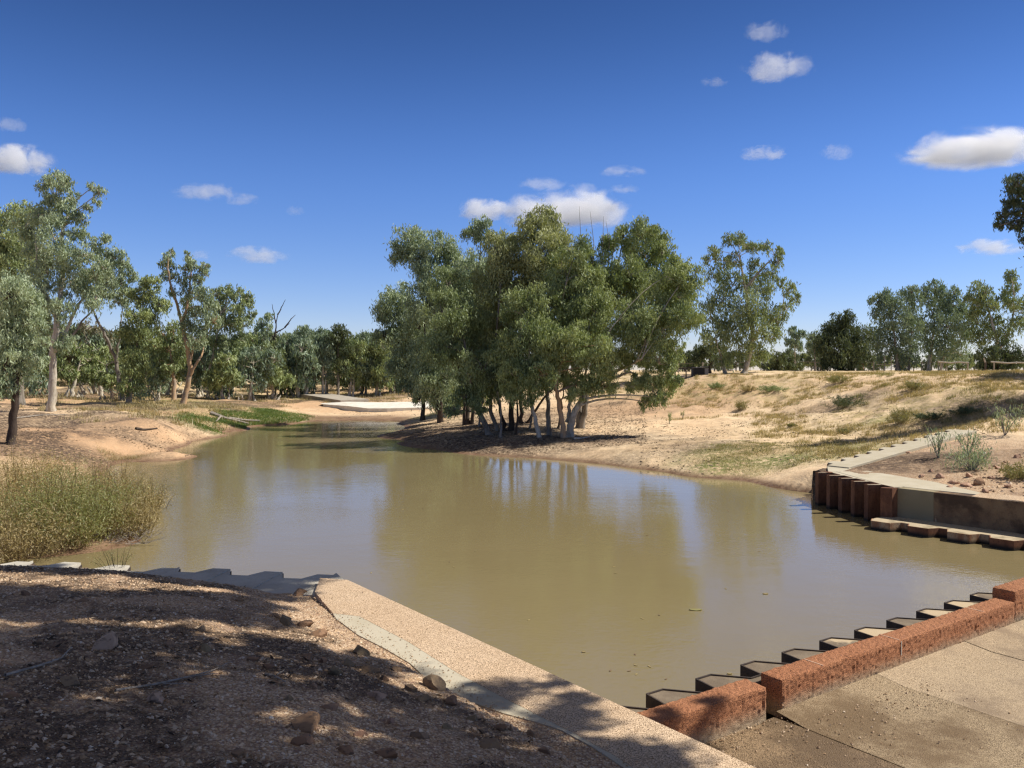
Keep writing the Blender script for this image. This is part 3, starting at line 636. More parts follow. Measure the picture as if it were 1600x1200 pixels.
# ================================================================ TREES
def leaf_quads(cen, L, W, rg, droop=1.0):
    n = len(cen); d = rg.normal(size=(n, 3)) * np.array([.55, .55, .35]); d[:, 2] -= droop; d /= np.linalg.norm(d, axis=1)[:, None]
    r_ = rg.normal(size=(n, 3)); s = np.cross(d, r_); s /= np.linalg.norm(s, axis=1)[:, None] + 1e-9
    L = L * rg.uniform(.7, 1.3, n)[:, None]; W = W * rg.uniform(.7, 1.3, n)[:, None]
    a = cen - d * L * .5; m = cen - d * L * .1; b = cen + d * L * .5
    bend = r_ * L * .06
    v = np.stack([a, m + s * W * .5 + bend, b, m - s * W * .5 + bend], 1).reshape(-1, 3)
    return v, np.arange(4 * n).reshape(n, 4)
def crown_geo(gl, gt, c, r, rg, L, W, cover=3.8, droop=1.0, branch=True, tone=0.0, tuft=.36, zs=.9):
    K = max(8, int(11 * (r / (tuft * 2.2)) ** .3 + 8 * r)); 
    d = rg.normal(size=(K, 3)); d /= np.linalg.norm(d, axis=1)[:, None]; d *= rg.uniform(.25, 1, K)[:, None] ** .55
    sub = c + d * r * np.array([1, 1, zs]) * .88
    rs = r * tuft * rg.uniform(.4, 1.3, K)
    n = int(cover * math.pi * r * r / (.5 * L * W)); pk = rs ** 2 / (rs ** 2).sum()
    idx = rg.choice(K, n, p=pk)
    off = rg.normal(size=(n, 3)); off /= np.linalg.norm(off, axis=1)[:, None]; off *= (rg.uniform(0, 1, n) ** .5 * (1 + .5 * (rg.uniform(0, 1, n) > .86)))[:, None] * rs[idx][:, None] * np.array([1, 1, .8])
    off[:, 2] -= rg.exponential(.42, n) * rs[idx] * droop
    v, f = leaf_quads(sub[idx] + off, L, W, rg, droop)
    ton = rg.normal(0, .17, K)[idx] + rg.normal(0, .2, n) + .5 + tone
    gl.add(v, f, np.clip(ton, 0, 1))
    if branch:
        for k in range(min(K, 9)):
            p = bez(c - [0, 0, r * .3], (c + sub[k]) / 2 + rg.normal(size=3) * r * .12 + [0, 0, r * .1], sub[k], 5)
            gt.tube(p, np.linspace(.028, .008, 5) * max(1, r * .6), 4, r=.5)
LEAFTONE = {}
def tree(name, label, cat, base, trunks, blobs, bark, leaf, d=None, group=None, r0=.2, cover=3.1, L=None, droop=1.0, seed=0, spread=.9, tone=0, tuft=.36, limb=.30, zs=.9, fork=None, depthscale=1.0):
    rg = np.random.default_rng(seed + 100)
    if d is None: B = hit(*base)
    else: B = Q(base[0], base[1], d); B[2] = gz(B[0], B[1])
    d = B[1]; px_m = d / F
    L = L or max(.17, .0047 * d); W = L * .26
    root = thing(name, tuple(B), label, cat, group)
    gt, gl = G(), G()
    lines = []
    for ti, tr in enumerate(trunks):
        q = []
        for k, (px, py) in enumerate(tr):
            dd = d + (rg.uniform(-.35, .35) * k if k else 0); q.append(Q(px, py, dd))
        if ti == 0 or (abs(tr[0][1] - base[1]) < 12 and len(tr[0]) == 2 and tr[0][1] > base[1] - 14):
            q[0][2] = gz(q[0][0], q[0][1]) - .1
        q = np.array(q)
        # resample smoothly
        t_ = np.linspace(0, len(q) - 1, max(6, 4 * len(q))); qq = np.column_stack([np.interp(t_, np.arange(len(q)), q[:, a]) for a in range(3)])
        for _ in range(2): qq[1:-1] = (qq[:-2] + 2 * qq[1:-1] + qq[2:]) / 4
        qq[1:-1] += rg.normal(size=(len(qq) - 2, 3)) * .03 * np.array([1, 1, 0])
        rr0 = r0 if ti == 0 else r0 * (.75 if trunks[ti][0][1] > base[1] - 14 else .55)
        ra = np.linspace(rr0, rr0 * .25, len(qq)); ra[0] *= 1.3
        gt.tube(qq, ra, 8, rg, rough=.08); lines.append((qq, ra))
    for (px, py, rp, *o) in blobs:
        rw_ = rp * px_m * (1.12 if rp > 12 else 1.2)
        c = Q(px, py, d + rg.uniform(-1, 1) * spread * rw_ * depthscale)
        best = None
        for qq, ra in lines:
            hd = np.linalg.norm(qq - c, axis=1) + np.maximum(qq[:, 2] - (c[2] - rw_ * .2), 0) * 3 + (np.linspace(1, 0, len(qq)) > .82) * 3
            k = int(np.argmin(hd))
            if best is None or hd[k] < best[0]: best = (hd[k], qq[k], ra[k])
        a, rb = best[1], best[2]; dist = np.linalg.norm(c - a)
        mid = (a + c) / 2 + np.array([0, 0, .12 * dist]) + rg.normal(size=3) * .08 * dist
        rl = min(rb * .6, limb * rb + .006 * dist)
        gt.tube(bez(a, mid, c, 7), np.linspace(rl, max(.02, rl * .3), 7), 6, rg, rough=.06)
        crown_geo(gl, gt, c, rw_, rg, L, W, cover * (o[0] if o else 1), droop, True, tone, tuft, zs)
    gt.build('trunk', bark, root, True)
    if gl.n: gl.build('crown', leaf, root)
    return root
def B_(s): return [tuple(float(x) for x in q.split(',')) for q in s.split()]

# ---- central clump on the right shore
CG = 'river gum clump on the point'
tree('gum_tree', 'dark straight trunked gum at the far left of the central clump by the water', 'tree', (660,657), [[(660,657),(661,600),(655,530),(640,490)]],
     B_('610,475,26 600,492,18 626,460,22 640,500,34 620,530,28 655,545,36 630,565,28 600,520,18 665,500,30 645,590,22 662,605,20 632,600,14'), BARK_DARK, LEAF_GREY, group=CG, r0=.17, seed=1, tuft=.38)
tree('gum_tree', 'tall gum leaning left with separate high tufts at the clump top left', 'tree', (688,661), [[(688,661),(686,600),(680,520),(672,440),(655,410)], [(684,640),(672,590),(660,500),(700,420)]],
     B_('640,372,30 622,392,20 655,398,22 690,378,26 700,402,22 672,420,26 712,425,28 668,468,34 655,505,30 690,460,34 680,540,36 700,590,30 668,590,22 680,618,20 695,632,16 655,620,14'), BARK_DARK, LEAF_GREY, group=CG, r0=.19, seed=2, tuft=.36)
tree('gum_tree', 'gum with twin white trunks standing behind the left half of the clump', 'tree', (706,648), [[(706,648),(715,610),(722,560),(730,480)], [(703,646),(708,618),(700,560)]],
     B_('700,505,34 735,480,36 715,540,34 730,570,36 690,560,28 705,610,26 740,600,26 690,625,18 722,622,20 750,615,18'), BARK_WHITE, LEAF_MID, group=CG, r0=.2, seed=3)
tree('gum_tree', 'many stemmed dark gum left of the clump middle carrying a small isolated top tuft', 'tree', (730,664), [[(730,664),(728,600),(735,500),(750,400)], [(737,664),(742,610),(735,540)], [(726,664),(724,620),(712,540)]],
     B_('750,355,22 765,372,14 738,365,14 735,420,32 760,430,32 715,450,34 740,470,40 705,490,34 745,520,38 720,550,34 765,480,32'), BARK_DARK, LEAF_GREY, group=CG, r0=.16, seed=4)
tree('gum_tree', 'grey trunked gum leaning left out of the front of the clump', 'tree', (765,680), [[(765,680),(752,650),(742,615),(732,585),(722,500)]],
     B_('700,440,30 690,480,34 720,500,40 705,530,36 740,540,38 735,585,30 760,600,26 755,570,34 685,540,28 775,560,32 730,615,22 750,632,16 712,640,14 772,600,24'), BARK_GREY, LEAF_OLIVE, group=CG, r0=.17, seed=5)
tree('gum_tree', 'slim leaning gum with yellowish crown near the clump top left of the peak', 'tree', (777,674), [[(777,674),(765,635),(772,560),(782,450)]],
     B_('775,390,28 790,420,34 765,440,30 800,455,34 775,490,36 800,510,34 790,380,20 780,540,34'), BARK_GREY, LEAF_YELLOW, group=CG, r0=.13, seed=6, tone=.08)
tree('gum_tree', 'gum forming the yellow green highest peak of the clump', 'tree', (798,674), [[(798,674),(800,610),(815,520),(835,420)], [(790,674),(782,640),(770,590)]],
     B_('830,352,24 850,345,24 865,365,26 815,370,26 845,385,36 880,385,24 825,415,34 865,420,36 800,400,26 840,450,38 875,455,30'), BARK_DARK, LEAF_YELLOW, group=CG, r0=.16, seed=7, tone=.12)
tree('gum_tree', 'white slender gum leaning left at the middle of the clump foot', 'tree', (843,684), [[(843,684),(834,645),(826,610),(828,560),(825,500)]],
     B_('815,480,36 835,510,36 800,540,34 830,550,34 850,530,32 805,580,28 835,595,24 790,600,22 815,520,32 805,615,16 825,622,14'), BARK_WHITE, LEAF_MID, group=CG, r0=.12, seed=8)
tree('gum_tree', 'upright slim pale gum just left of the big split white trunk', 'tree', (858,680), [[(858,680),(856,640),(855,600),(868,520),(885,440)]],
     B_('900,395,28 880,420,32 910,430,34 890,465,36 870,490,34 920,470,32 900,510,36 870,540,30 850,470,30'), BARK_GREY, LEAF_MID, group=CG, r0=.14, seed=9)
tree('gum_tree', 'tan trunked gum leaning left with bright green low foliage in front of the clump', 'tree', (882,684), [[(882,684),(876,640),(868,610),(875,570),(890,540)]],
     B_('870,545,30 900,550,32 925,560,30 885,580,26 915,600,22 945,600,20 900,615,14 850,580,24 935,540,26 895,520,28 955,570,20'), BARK_TAN, LEAF_MID, group=CG, r0=.15, seed=10, tone=.15)
tree('gum_tree', 'big white trunk splitting low with a long limb reaching right over the sand', 'tree', (890,683), [[(890,683),(893,655),(905,630),(925,605),(948,588),(975,574),(1003,560)], [(893,660),(912,620),(938,590),(952,555),(950,520)], [(886,660),(890,630),(900,600),(915,540)], [(935,597),(962,590),(985,580),(1000,590)]],
     B_('960,510,36 995,490,38 1030,470,38 1060,455,32 1075,430,24 1065,490,30 1040,520,32 1010,530,32 975,545,26 1030,560,26 1055,545,22 1080,500,18 1000,595,16 1020,605,22 1042,600,18 1010,628,13 1030,622,14,.7 990,600,16,.7 1055,590,16 1050,430,28 930,480,34'), BARK_WHITE, LEAF_MID, group=CG, r0=.2, seed=11, spread=.8)
tree('gum_tree', 'dark stemmed gum behind the split white trunk forming the right hand high crown', 'tree', (907,670), [[(907,670),(915,630),(930,560),(955,460)], [(903,668),(906,625),(925,540)]],
     B_('1000,365,26 1025,368,22 975,365,18 960,385,24 1010,395,34 1035,390,20 985,420,36 1030,425,34 950,420,32 1000,455,38 955,455,34 1045,455,28 925,400,22 930,440,32 1060,415,22'), BARK_GREY, LEAF_MID, group=CG, r0=.2, seed=12)
tree('gum_tree', 'thin dark gum in shadow at the back of the middle of the clump', 'tree', (815,662), [[(815,662),(812,620),(835,560),(850,480)], [(822,660),(850,620),(880,590)]],
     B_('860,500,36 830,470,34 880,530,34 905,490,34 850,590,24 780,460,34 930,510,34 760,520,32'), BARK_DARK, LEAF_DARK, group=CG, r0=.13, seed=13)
for k, (bx, by, tx, ty, lab) in enumerate([(748,668,755,560,'thin bare dark stem leaning right in the left part of the clump'),(806,680,805,580,'thin bare dark stem upright in the middle of the clump foot'),(827,672,838,590,'thin bare stem leaning right beside the white slender gum'),(871,670,880,600,'thin bare stem in shade right of the upright slim gum'),(783,684,776,600,'thin bare grey stem between the leaning gums at the clump foot')]):
    tree('sapling', lab, 'sapling', (bx, by), [[(bx,by),((bx+tx)/2+3,(by+ty)/2),(tx,ty)]], [(tx, ty-8, 18)], BARK_DARK if k % 2 else BARK_GREY, LEAF_DARK, group='bare stems in the clump', r0=.07, seed=20 + k)
# bare twigs sticking out of the clump top
for k, px in enumerate((906, 926, 940, 950)):
    b = Q(px, 420, 46); o = G(); o.tube([b, Q(px + 2, 380, 46), Q(px + [-1,-4,3,-3][k], 322 + 8 * k, 46)], [.03, .02, .006], 4); oo = o.build('bare_branch', BARK_GREY, None, loc=tuple(b))
    tag(oo, 'thin dead branch poking up from the top of the central clump', 'branch', 'dead branches above the clump')

# ---- trees on the right plateau
RG = 'gum trees on the right plateau'
tree('gum_tree', 'large open crowned gum right of the clump with two white trunks', 'tree', (1167,582), [[(1162,583),(1170,560),(1178,520),(1165,450),(1155,400)], [(1133,583),(1128,560),(1122,545)], [(1176,530),(1200,505),(1222,490)], [(1165,450),(1190,420),(1205,405)]],
     B_('1140,372,13 1155,370,12 1165,382,12 1120,392,13 1110,405,11 1178,385,12 1195,382,10 1210,395,12 1216,408,10 1130,415,16 1150,405,14 1180,410,13 1205,425,14 1115,430,15 1145,440,22 1175,440,22 1195,450,18 1130,465,26 1165,475,28 1110,490,24 1200,480,20 1232,450,12 1240,465,12 1228,480,13 1215,500,17 1145,505,28 1180,510,26 1120,525,24 1205,525,18 1155,540,24 1185,550,22 1125,555,18 1222,440,9'), BARK_WHITE, LEAF_OLIVE, d=82, group=RG, r0=.30, seed=31, tone=-.1, spread=1.3, tuft=.36, cover=1.9)
tree('gum_tree', 'dark rounded tree standing alone left of the plateau tree row', 'tree', (1330,583), [[(1330,583),(1325,550),(1320,510)], [(1345,583),(1340,560)]],
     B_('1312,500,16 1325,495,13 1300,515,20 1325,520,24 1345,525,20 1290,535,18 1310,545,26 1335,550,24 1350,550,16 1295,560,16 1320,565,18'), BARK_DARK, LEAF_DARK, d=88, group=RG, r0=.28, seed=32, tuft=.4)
tree('gum_tree', 'tall green gum first in the plateau tree row behind the fence', 'tree', (1400,583), [[(1402,583),(1400,550),(1395,500)], [(1418,583),(1422,550),(1425,500)]],
     B_('1372,468,12 1385,462,12 1395,475,18 1412,460,12 1425,455,13 1430,470,15 1378,485,16 1405,490,22 1425,488,15 1375,510,20 1400,520,24 1425,515,20 1368,535,15 1390,545,22 1415,548,22'), BARK_GREY, LEAF_BLUE, d=92, group=RG, r0=.25, seed=33, tuft=.4, cover=2.3)
tree('gum_tree', 'tall green gum second in the plateau tree row behind the hitching rail', 'tree', (1455,583), [[(1450,583),(1455,550),(1460,500)], [(1470,583),(1475,550),(1480,500)]],
     B_('1445,455,10 1460,448,12 1472,455,13 1490,455,12 1450,470,15 1470,475,20 1490,475,15 1455,500,22 1480,505,24 1505,485,17 1500,520,20 1450,530,20 1475,540,22 1500,550,18'), BARK_WHITE, LEAF_BLUE, d=95, group=RG, r0=.25, seed=34, tuft=.4, cover=2.3, tone=.08)
tree('gum_tree', 'gum with crooked pale limb third in the plateau tree row', 'tree', (1560,583), [[(1568,583),(1560,545),(1552,510),(1542,480)], [(1560,548),(1578,520),(1585,480),(1582,440)]],
     B_('1525,448,13 1538,455,14 1515,465,10 1530,475,18 1550,475,14 1528,500,20 1552,505,18 1580,428,10 1584,440,10 1575,452,12 1568,468,11 1580,475,12 1595,485,15 1590,505,16 1535,525,18 1570,520,16 1602,470,10'), BARK_WHITE, LEAF_OLIVE, d=90, group=RG, r0=.26, seed=35, tuft=.4, cover=2.3, tone=-.1)
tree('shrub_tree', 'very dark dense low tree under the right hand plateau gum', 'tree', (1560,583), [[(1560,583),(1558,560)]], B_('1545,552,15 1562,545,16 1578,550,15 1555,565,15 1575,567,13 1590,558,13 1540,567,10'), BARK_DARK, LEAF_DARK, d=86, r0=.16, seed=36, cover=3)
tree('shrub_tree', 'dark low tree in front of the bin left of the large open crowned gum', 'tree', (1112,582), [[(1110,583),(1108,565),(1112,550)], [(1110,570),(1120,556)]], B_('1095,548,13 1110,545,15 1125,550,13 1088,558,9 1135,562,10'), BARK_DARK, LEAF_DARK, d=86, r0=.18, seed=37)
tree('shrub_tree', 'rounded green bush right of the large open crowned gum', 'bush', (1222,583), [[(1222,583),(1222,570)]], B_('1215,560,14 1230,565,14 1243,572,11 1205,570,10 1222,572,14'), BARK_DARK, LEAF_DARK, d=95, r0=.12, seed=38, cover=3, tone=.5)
tree('gum_tree', 'small pale gum in the gap right of the large open crowned gum', 'tree', (1243,583), [[(1243,583),(1242,550),(1240,520)]], B_('1240,518,9 1250,525,9 1235,530,10 1245,540,10 1236,550,8'), BARK_WHITE, LEAF_BLUE, d=120, r0=.15, seed=39)
tree('gum_tree', 'small thin gum left of the dark rounded plateau tree', 'tree', (1275,583), [[(1275,583),(1272,555),(1275,535)]], B_('1270,525,10 1282,530,11 1266,540,9 1278,545,11 1290,540,9'), BARK_GREY, LEAF_BLUE, d=115, r0=.15, seed=40)
tree('gum_tree', 'gum outside the right edge whose branch hangs into the upper right corner', 'tree', (1790,640), [[(1790,640),(1780,520),(1760,400),(1720,300),(1660,290)]],
     B_('1590,285,20 1608,300,26 1578,312,11 1600,330,22 1572,335,14 1562,352,9 1588,350,13 1606,365,13 1640,290,40 1680,330,50 1730,270,60 1650,370,36 1760,350,60 1700,400,45 1820,320,60'), BARK_GREY, LEAF_DARK, d=36, r0=.3, seed=41, tone=.35, spread=.5)
tree('gum_tree', 'gum tree beyond the right edge shading the plateau', 'tree', (1740,600), [[(1740,600),(1735,500),(1730,400)]], B_('1672,455,40 1700,400,45 1740,380,50 1790,410,50 1730,470,45 1690,420,40 1760,450,45'), BARK_GREY, LEAF_MID, d=60, r0=.3, seed=42)
tree('gum_tree', 'gum tree beyond the right edge shading the upper bank', 'tree', (1780,610), [[(1780,610),(1775,500),(1770,420)]], B_('1690,450,50 1730,420,60 1780,400,60 1830,430,60 1760,480,60'), BARK_GREY, LEAF_MID, d=44, r0=.3, seed=43)

# ---- trees on the left bank
LG = 'gum trees on the left bank'; CV = 2.5
tree('gum_tree', 'nearest left gum with dark trunk and drooping leaves at the left edge', 'tree', (20,694), [[(18,694),(20,650),(26,600),(28,540),(24,480)]],
     B_('10,455,34 35,450,26 25,490,34 50,500,22 10,525,34 40,540,26 5,570,30 35,580,24 60,560,16 15,605,18 -20,500,40 50,470,22 70,535,14 -15,600,30'), BARK_DARK, LEAF_GREY, group=LG, cover=CV, r0=.2, seed=51, tuft=.38, tone=.1)
tree('gum_tree', 'tallest left gum with thick white trunk and high crown', 'tree', (80,643), [[(80,644),(83,600),(82,555),(90,500),(98,430),(100,360),(90,310)], [(84,548),(96,535),(125,470),(150,440)], [(90,500),(62,440),(55,380)]],
     B_('90,275,15 75,285,15 100,285,15 85,305,20 108,310,17 80,330,22 105,335,16 145,292,8 155,300,9 150,315,7 138,325,8 125,340,14 60,335,20 40,350,22 85,365,28 120,365,18 60,385,28 100,400,28 75,420,28 130,395,18 110,440,26 65,455,26 95,480,22 140,430,22 160,415,18 150,460,22 80,510,20 100,530,18 60,500,22'), BARK_WHITE, LEAF_GREY, group=LG, cover=CV, r0=.27, seed=52, spread=1.2, tuft=.38)
tree('gum_tree', 'broad gum behind the tallest one filling the upper left edge', 'tree', (30,632), [[(32,632),(28,560),(30,480),(20,420)]],
     B_('30,330,24 10,345,24 0,375,28 30,375,26 45,405,28 15,415,30 0,450,30 35,440,28 50,340,18 -20,400,40 20,480,30 55,470,24 45,510,22 10,520,26'), BARK_GREY, LEAF_MID, group=LG, cover=CV, r0=.3, seed=53, tuft=.36, tone=.05)
tree('gum_tree', 'gum with dark spreading limbs right of the tallest gum', 'tree', (193,625), [[(193,625),(187,595),(180,560),(165,525),(150,495),(140,470)], [(182,565),(187,520),(192,480)], [(110,530),(130,500),(160,470)]],
     B_('150,380,13 165,372,9 180,400,16 160,400,16 195,410,13 175,425,20 205,430,11 190,440,18 150,425,20 165,450,18 200,455,14 140,455,16 185,470,15'), BARK_GREY, LEAF_GREY, group=LG, cover=CV, r0=.22, seed=54, tuft=.36)
tree('gum_tree', 'short pale leaning trunk with thin crown behind the tallest gum', 'tree', (131,617), [[(131,617),(122,590),(112,570),(98,547)]], B_('95,535,12 105,555,10 110,540,10'), BARK_WHITE, LEAF_BROWN, group=LG, cover=CV, r0=.18, seed=55)
tree('gum_tree', 'white forked trunk with sparse brown crown left of centre of the left bank', 'tree', (158,618), [[(158,618),(154,590),(153,580),(145,545),(130,520)], [(154,588),(165,560),(170,530)]], B_('140,510,16,.6 160,520,16,.6 130,540,14,.6 170,545,12,.6 150,555,12,.5'), BARK_WHITE, LEAF_BROWN, group=LG, cover=CV, r0=.22, seed=56)
tree('gum_tree', 'dense dark green gum with foliage to the ground in the left row', 'tree', (200,632), [[(200,632),(205,590),(215,540),(222,490)]],
     B_('225,445,14 240,440,12 215,462,18 238,462,16 250,475,14 215,490,20 240,495,18 210,520,22 232,525,18 205,555,18 222,560,16 205,580,16 215,600,14 195,605,12 230,580,12'), BARK_GREY, LEAF_MID, group=LG, r0=.22, seed=57, cover=3)
tree('gum_tree', 'short white leaning trunk under the dense dark green gum', 'tree', (216,618), [[(215,619),(220,600),(225,588),(228,570)]], B_('228,565,10 238,560,10 222,575,7'), BARK_WHITE, LEAF_MID, group=LG, cover=CV, r0=.18, seed=58)
tree('gum_tree', 'olive weeping gum with straight pale tan trunk left of the forked tan trunk', 'tree', (272,628), [[(272,629),(272,600),(270,585),(266,550)]],
     B_('255,520,16 272,515,15 245,540,15 262,545,18 280,540,14 248,562,13 270,568,14 258,580,11 285,558,10'), BARK_TAN, LEAF_OLIVE, group=LG, cover=CV, r0=.24, seed=59)
tree('gum_tree', 'gum with tan orange forked trunk and thin high crown against the sky', 'tree', (287,632), [[(286,633),(293,600),(298,575),(292,540),(285,505),(277,475),(266,445),(262,420)], [(297,585),(308,565),(316,555),(322,530)], [(285,505),(293,480),(297,440),(300,415)], [(296,565),(302,545),(300,530)]],
     B_('262,400,8 268,393,6 255,412,7 266,415,8 258,428,8 272,432,8 296,402,9 300,412,9 290,420,9 298,430,10 312,420,7 322,415,6 320,428,8 310,440,9 285,440,8 272,455,9 300,455,14 318,460,15 290,470,12 325,480,18 305,490,18 295,510,14 320,510,16 335,500,14 310,530,14 288,530,10'), BARK_TAN, LEAF_GREY, group=LG, cover=CV, r0=.24, seed=60, tuft=.42)
tree('gum_tree', 'gum with pale trunk and broad crown at the right end of the near left row', 'tree', (325,622), [[(325,623),(325,600),(328,575),(338,530),(345,490)], [(326,590),(318,570),(312,560)]],
     B_('340,458,13 355,455,12 370,460,13 385,465,11 393,475,8 350,475,18 375,480,16 390,490,9 340,500,18 362,505,18 380,505,12 335,530,16 355,535,18 375,528,12 345,555,14 365,555,13'), BARK_WHITE, LEAF_OLIVE, group=LG, cover=CV, r0=.2, seed=61, tone=-.08)
tree('gum_tree', 'dark double stemmed gum behind the broad crowned one', 'tree', (352,612), [[(350,613),(350,580),(360,540)], [(358,613),(362,580),(372,550)]], B_('365,540,16 380,545,14 350,560,14 370,570,13 388,560,9 345,580,10 395,530,10'), BARK_DARK, LEAF_MID, group=LG, cover=CV, r0=.17, seed=62)
tree('gum_tree', 'thin white gum with orange companion stem in the middle distance left of the dead tree', 'tree', (410,612), [[(409,612),(409,590),(410,560),(405,530)], [(413,612),(415,590),(422,560)]], B_('400,520,12 412,528,12 402,545,12 420,545,11 418,512,9 422,495,8 410,505,9 398,560,10 428,560,9'), BARK_WHITE, LEAF_GREY, group=LG, cover=CV, r0=.2, seed=63)
tree('dead_tree', 'bare dead tree with dark branches rising above the left tree line', 'dead tree', (425,610), [[(426,611),(428,570),(430,530),(431,505),(434,490)], [(431,520),(445,512),(452,505)], [(431,505),(428,490),(425,475)], [(434,492),(440,480),(446,468)], [(445,512),(455,498),(462,492)], [(428,530),(420,515)]], [], BARK_DARK, LEAF_DARK, r0=.16, seed=64)
tree('gum_tree', 'grey leaning trunk with olive crown at the right end of the left bank', 'tree', (441,614), [[(441,615),(446,590),(453,570),(470,558)], [(446,590),(430,600),(420,610)], [(450,575),(447,555),(450,540)]], B_('450,530,13 462,535,12 440,540,12 455,550,12 470,548,9 435,555,10 447,562,9'), BARK_GREY, LEAF_OLIVE, group=LG, cover=CV, r0=.2, seed=65, tone=-.15)
# ---- tall thin gums at the far end
FG = 'slender gums behind the far end of the pond'
far = [(470,618,515,12,'slender white gum nearest the grey leaning trunk at the far end',LEAF_BLUE),(476,620,512,13,'pair stemmed white gum with bluish crown at the far end',LEAF_BLUE),(490,618,520,12,'thin gum with brown dead understorey at the far end',LEAF_BLUE),
       (504,622,515,15,'tallest slender gum of the far row above the causeway',LEAF_BLUE),(511,618,520,12,'white stemmed gum close beside the tallest slender gum',LEAF_GREY),(528,622,508,13,'slender gum carrying the highest tuft of the far row',LEAF_DARK)]
for k, (px, by, ty, rp, lab, lf_) in enumerate(far):
    tree('gum_tree', lab, 'tree', (px, by), [[(px,by),(px+1,(by+ty)/2),(px-1,ty+15)]] + ([[(px+5,by),(px+4,(by+ty)/2),(px+6,ty+20)]] if k in (1, 3) else []),
         [(px, ty+6, rp*.9), (px+10, ty+14, rp*.9), (px-9, ty+18, rp*.8), (px+3, ty+26, rp), (px+12, ty+36, rp*.9), (px-7, ty+40, rp*.8), (px+2, ty+52, rp*.85,.7), (px+8, ty+68, rp*.7,.7)], BARK_WHITE if k != 5 else BARK_GREY, lf_, group=FG, r0=.15, seed=70 + k)
far2 = [(548,620,'green gum with leaning white stem right of the causeway',535,22),(568,618,'broad green gum in the middle of the far end',528,24),(590,618,'dense green gum with forked foot behind the white weir',532,24),(612,616,'gum with bent pale trunk behind the right half of the weir',528,24),(634,614,'pale trunked gum left of the central clump behind the weir',538,22),(655,612,'darker gum partly hidden behind the left side of the clump',545,22)]
for k, (px, by, lab, ty, rp) in enumerate(far2):
    tree('gum_tree', lab, 'tree', (px, by), [[(px-3,by),(px+1,by-25),(px+5,ty+20)], [(px+3,by),(px+6,by-30),(px-5,ty+30)]],
         [(px, ty, rp*.6), (px-10, ty+10, rp*.7), (px+10, ty+8, rp*.7), (px, ty+22, rp*.85), (px-12, ty+34, rp*.75), (px+13, ty+32, rp*.75), (px+2, ty+48, rp*.8), (px-10, ty+62, rp*.55), (px+12, ty+60, rp*.6)], [BARK_WHITE, BARK_GREY][k % 2], [LEAF_MID, LEAF_BLUE][k % 2] if k != 4 else LEAF_GREY, group=FG, r0=.2, seed=80 + k, tone=-.12)
# ---- belt of far trees, copies of three kinds
def copy_tree(r, loc, rz, s, label, group, parts=True):
    c = r.copy(); COL.objects.link(c); c.location = loc; c.rotation_euler = (0, 0, rz); c.scale = (s, s, s); c['label'] = label; c['group'] = group
    for ch in r.children:
        q = ch.copy(); COL.objects.link(q); q.parent = c
    return c
protos = []
for k in range(3):
    lf_ = [LEAF_MID, LEAF_BLUE, LEAF_DARK][k]; bx = [20, 55, 85][k]
    rg = np.random.default_rng(k + 500); bl = []
    for q in range(17):
        a_ = rg.uniform(0, 6.28); hh_ = rg.uniform(0, 1); bl.append((bx + math.cos(a_) * (22 - 12 * hh_) , 600 - 24 - hh_ * 40, rg.uniform(5, 10)))
    protos.append(tree('gum_tree', 'distant', 'tree', (bx, 600), [[(bx,604),(bx+2,575),(bx,550)], [(bx+6,604),(bx+10,580)], [(bx-7,604),(bx-9,575)], [(bx+13,604),(bx+15,582)]], bl, [BARK_WHITE, BARK_WHITE, BARK_GREY][k], lf_, d=112, r0=.19, seed=90 + k, spread=1.5, tone=[-.05, 0, .3][k], L=.42, cover=2.3))
belts = []
rg = np.random.default_rng(12)
for px in range(-90, 470, 13): belts.append((px + rg.uniform(-8, 8), rg.uniform(88, 140), rg.uniform(1.0, 1.5), 'L'))
for px in range(440, 700, 14): belts.append((px + rg.uniform(-8, 8), rg.uniform(104, 135), rg.uniform(1.05, 1.4), 'M'))
for px in range(700, 1100, 34): belts.append((px + rg.uniform(-8, 8), rg.uniform(130, 150), rg.uniform(.5, .7), 'C'))
for px in range(1050, 1760, 14): belts.append((px + rg.uniform(-8, 8), rg.uniform(125, 170), rg.uniform(.5, .85), 'R'))
txt = {'L': ('far grey green gum in the woodland behind the left bank', 'woodland behind the left bank'), 'M': ('far gum in the dense wood behind the far end of the pond', 'wood behind the far end'),
       'C': ('distant gum glimpsed behind the foot of the central clump', 'distant trees behind the clump'), 'R': ('low distant tree in the line beyond the plateau fence', 'distant tree line beyond the fence')}
for k, (px, dd, s, ky) in enumerate(belts):
    x = (px - CX) / F * dd; loc = (x, dd, gz(x, dd)); r = protos[k % 3] if ky != 'R' else protos[[0, 2, 2][k % 3]]
    if k < 3: r = protos[k]; r.location = loc; r.rotation_euler = (0, 0, 0); r.scale = (s, s, s); r['label'], r['group'] = txt[ky]; continue
    copy_tree(r, loc, rg.uniform(0, 6.28), s, txt[ky][0], txt[ky][1])

for k, (px, dd, s) in enumerate([(48,78,1.25),(112,74,1.15),(150,82,1.3),(176,72,.95),(244,70,.9),(262,84,1.25),(312,82,1.1),(348,78,.95),(388,80,1.15),(425,84,1.1),(455,92,1.1)]):
    copy_tree(protos[[1, 0, 1, 0][k % 4]], ((px - CX) / F * dd, dd, gz((px - CX) / F * dd, dd)), 1.3 * k, s, 'grey green gum in the shaded middle rows of the left bank', 'middle rows of the left bank')
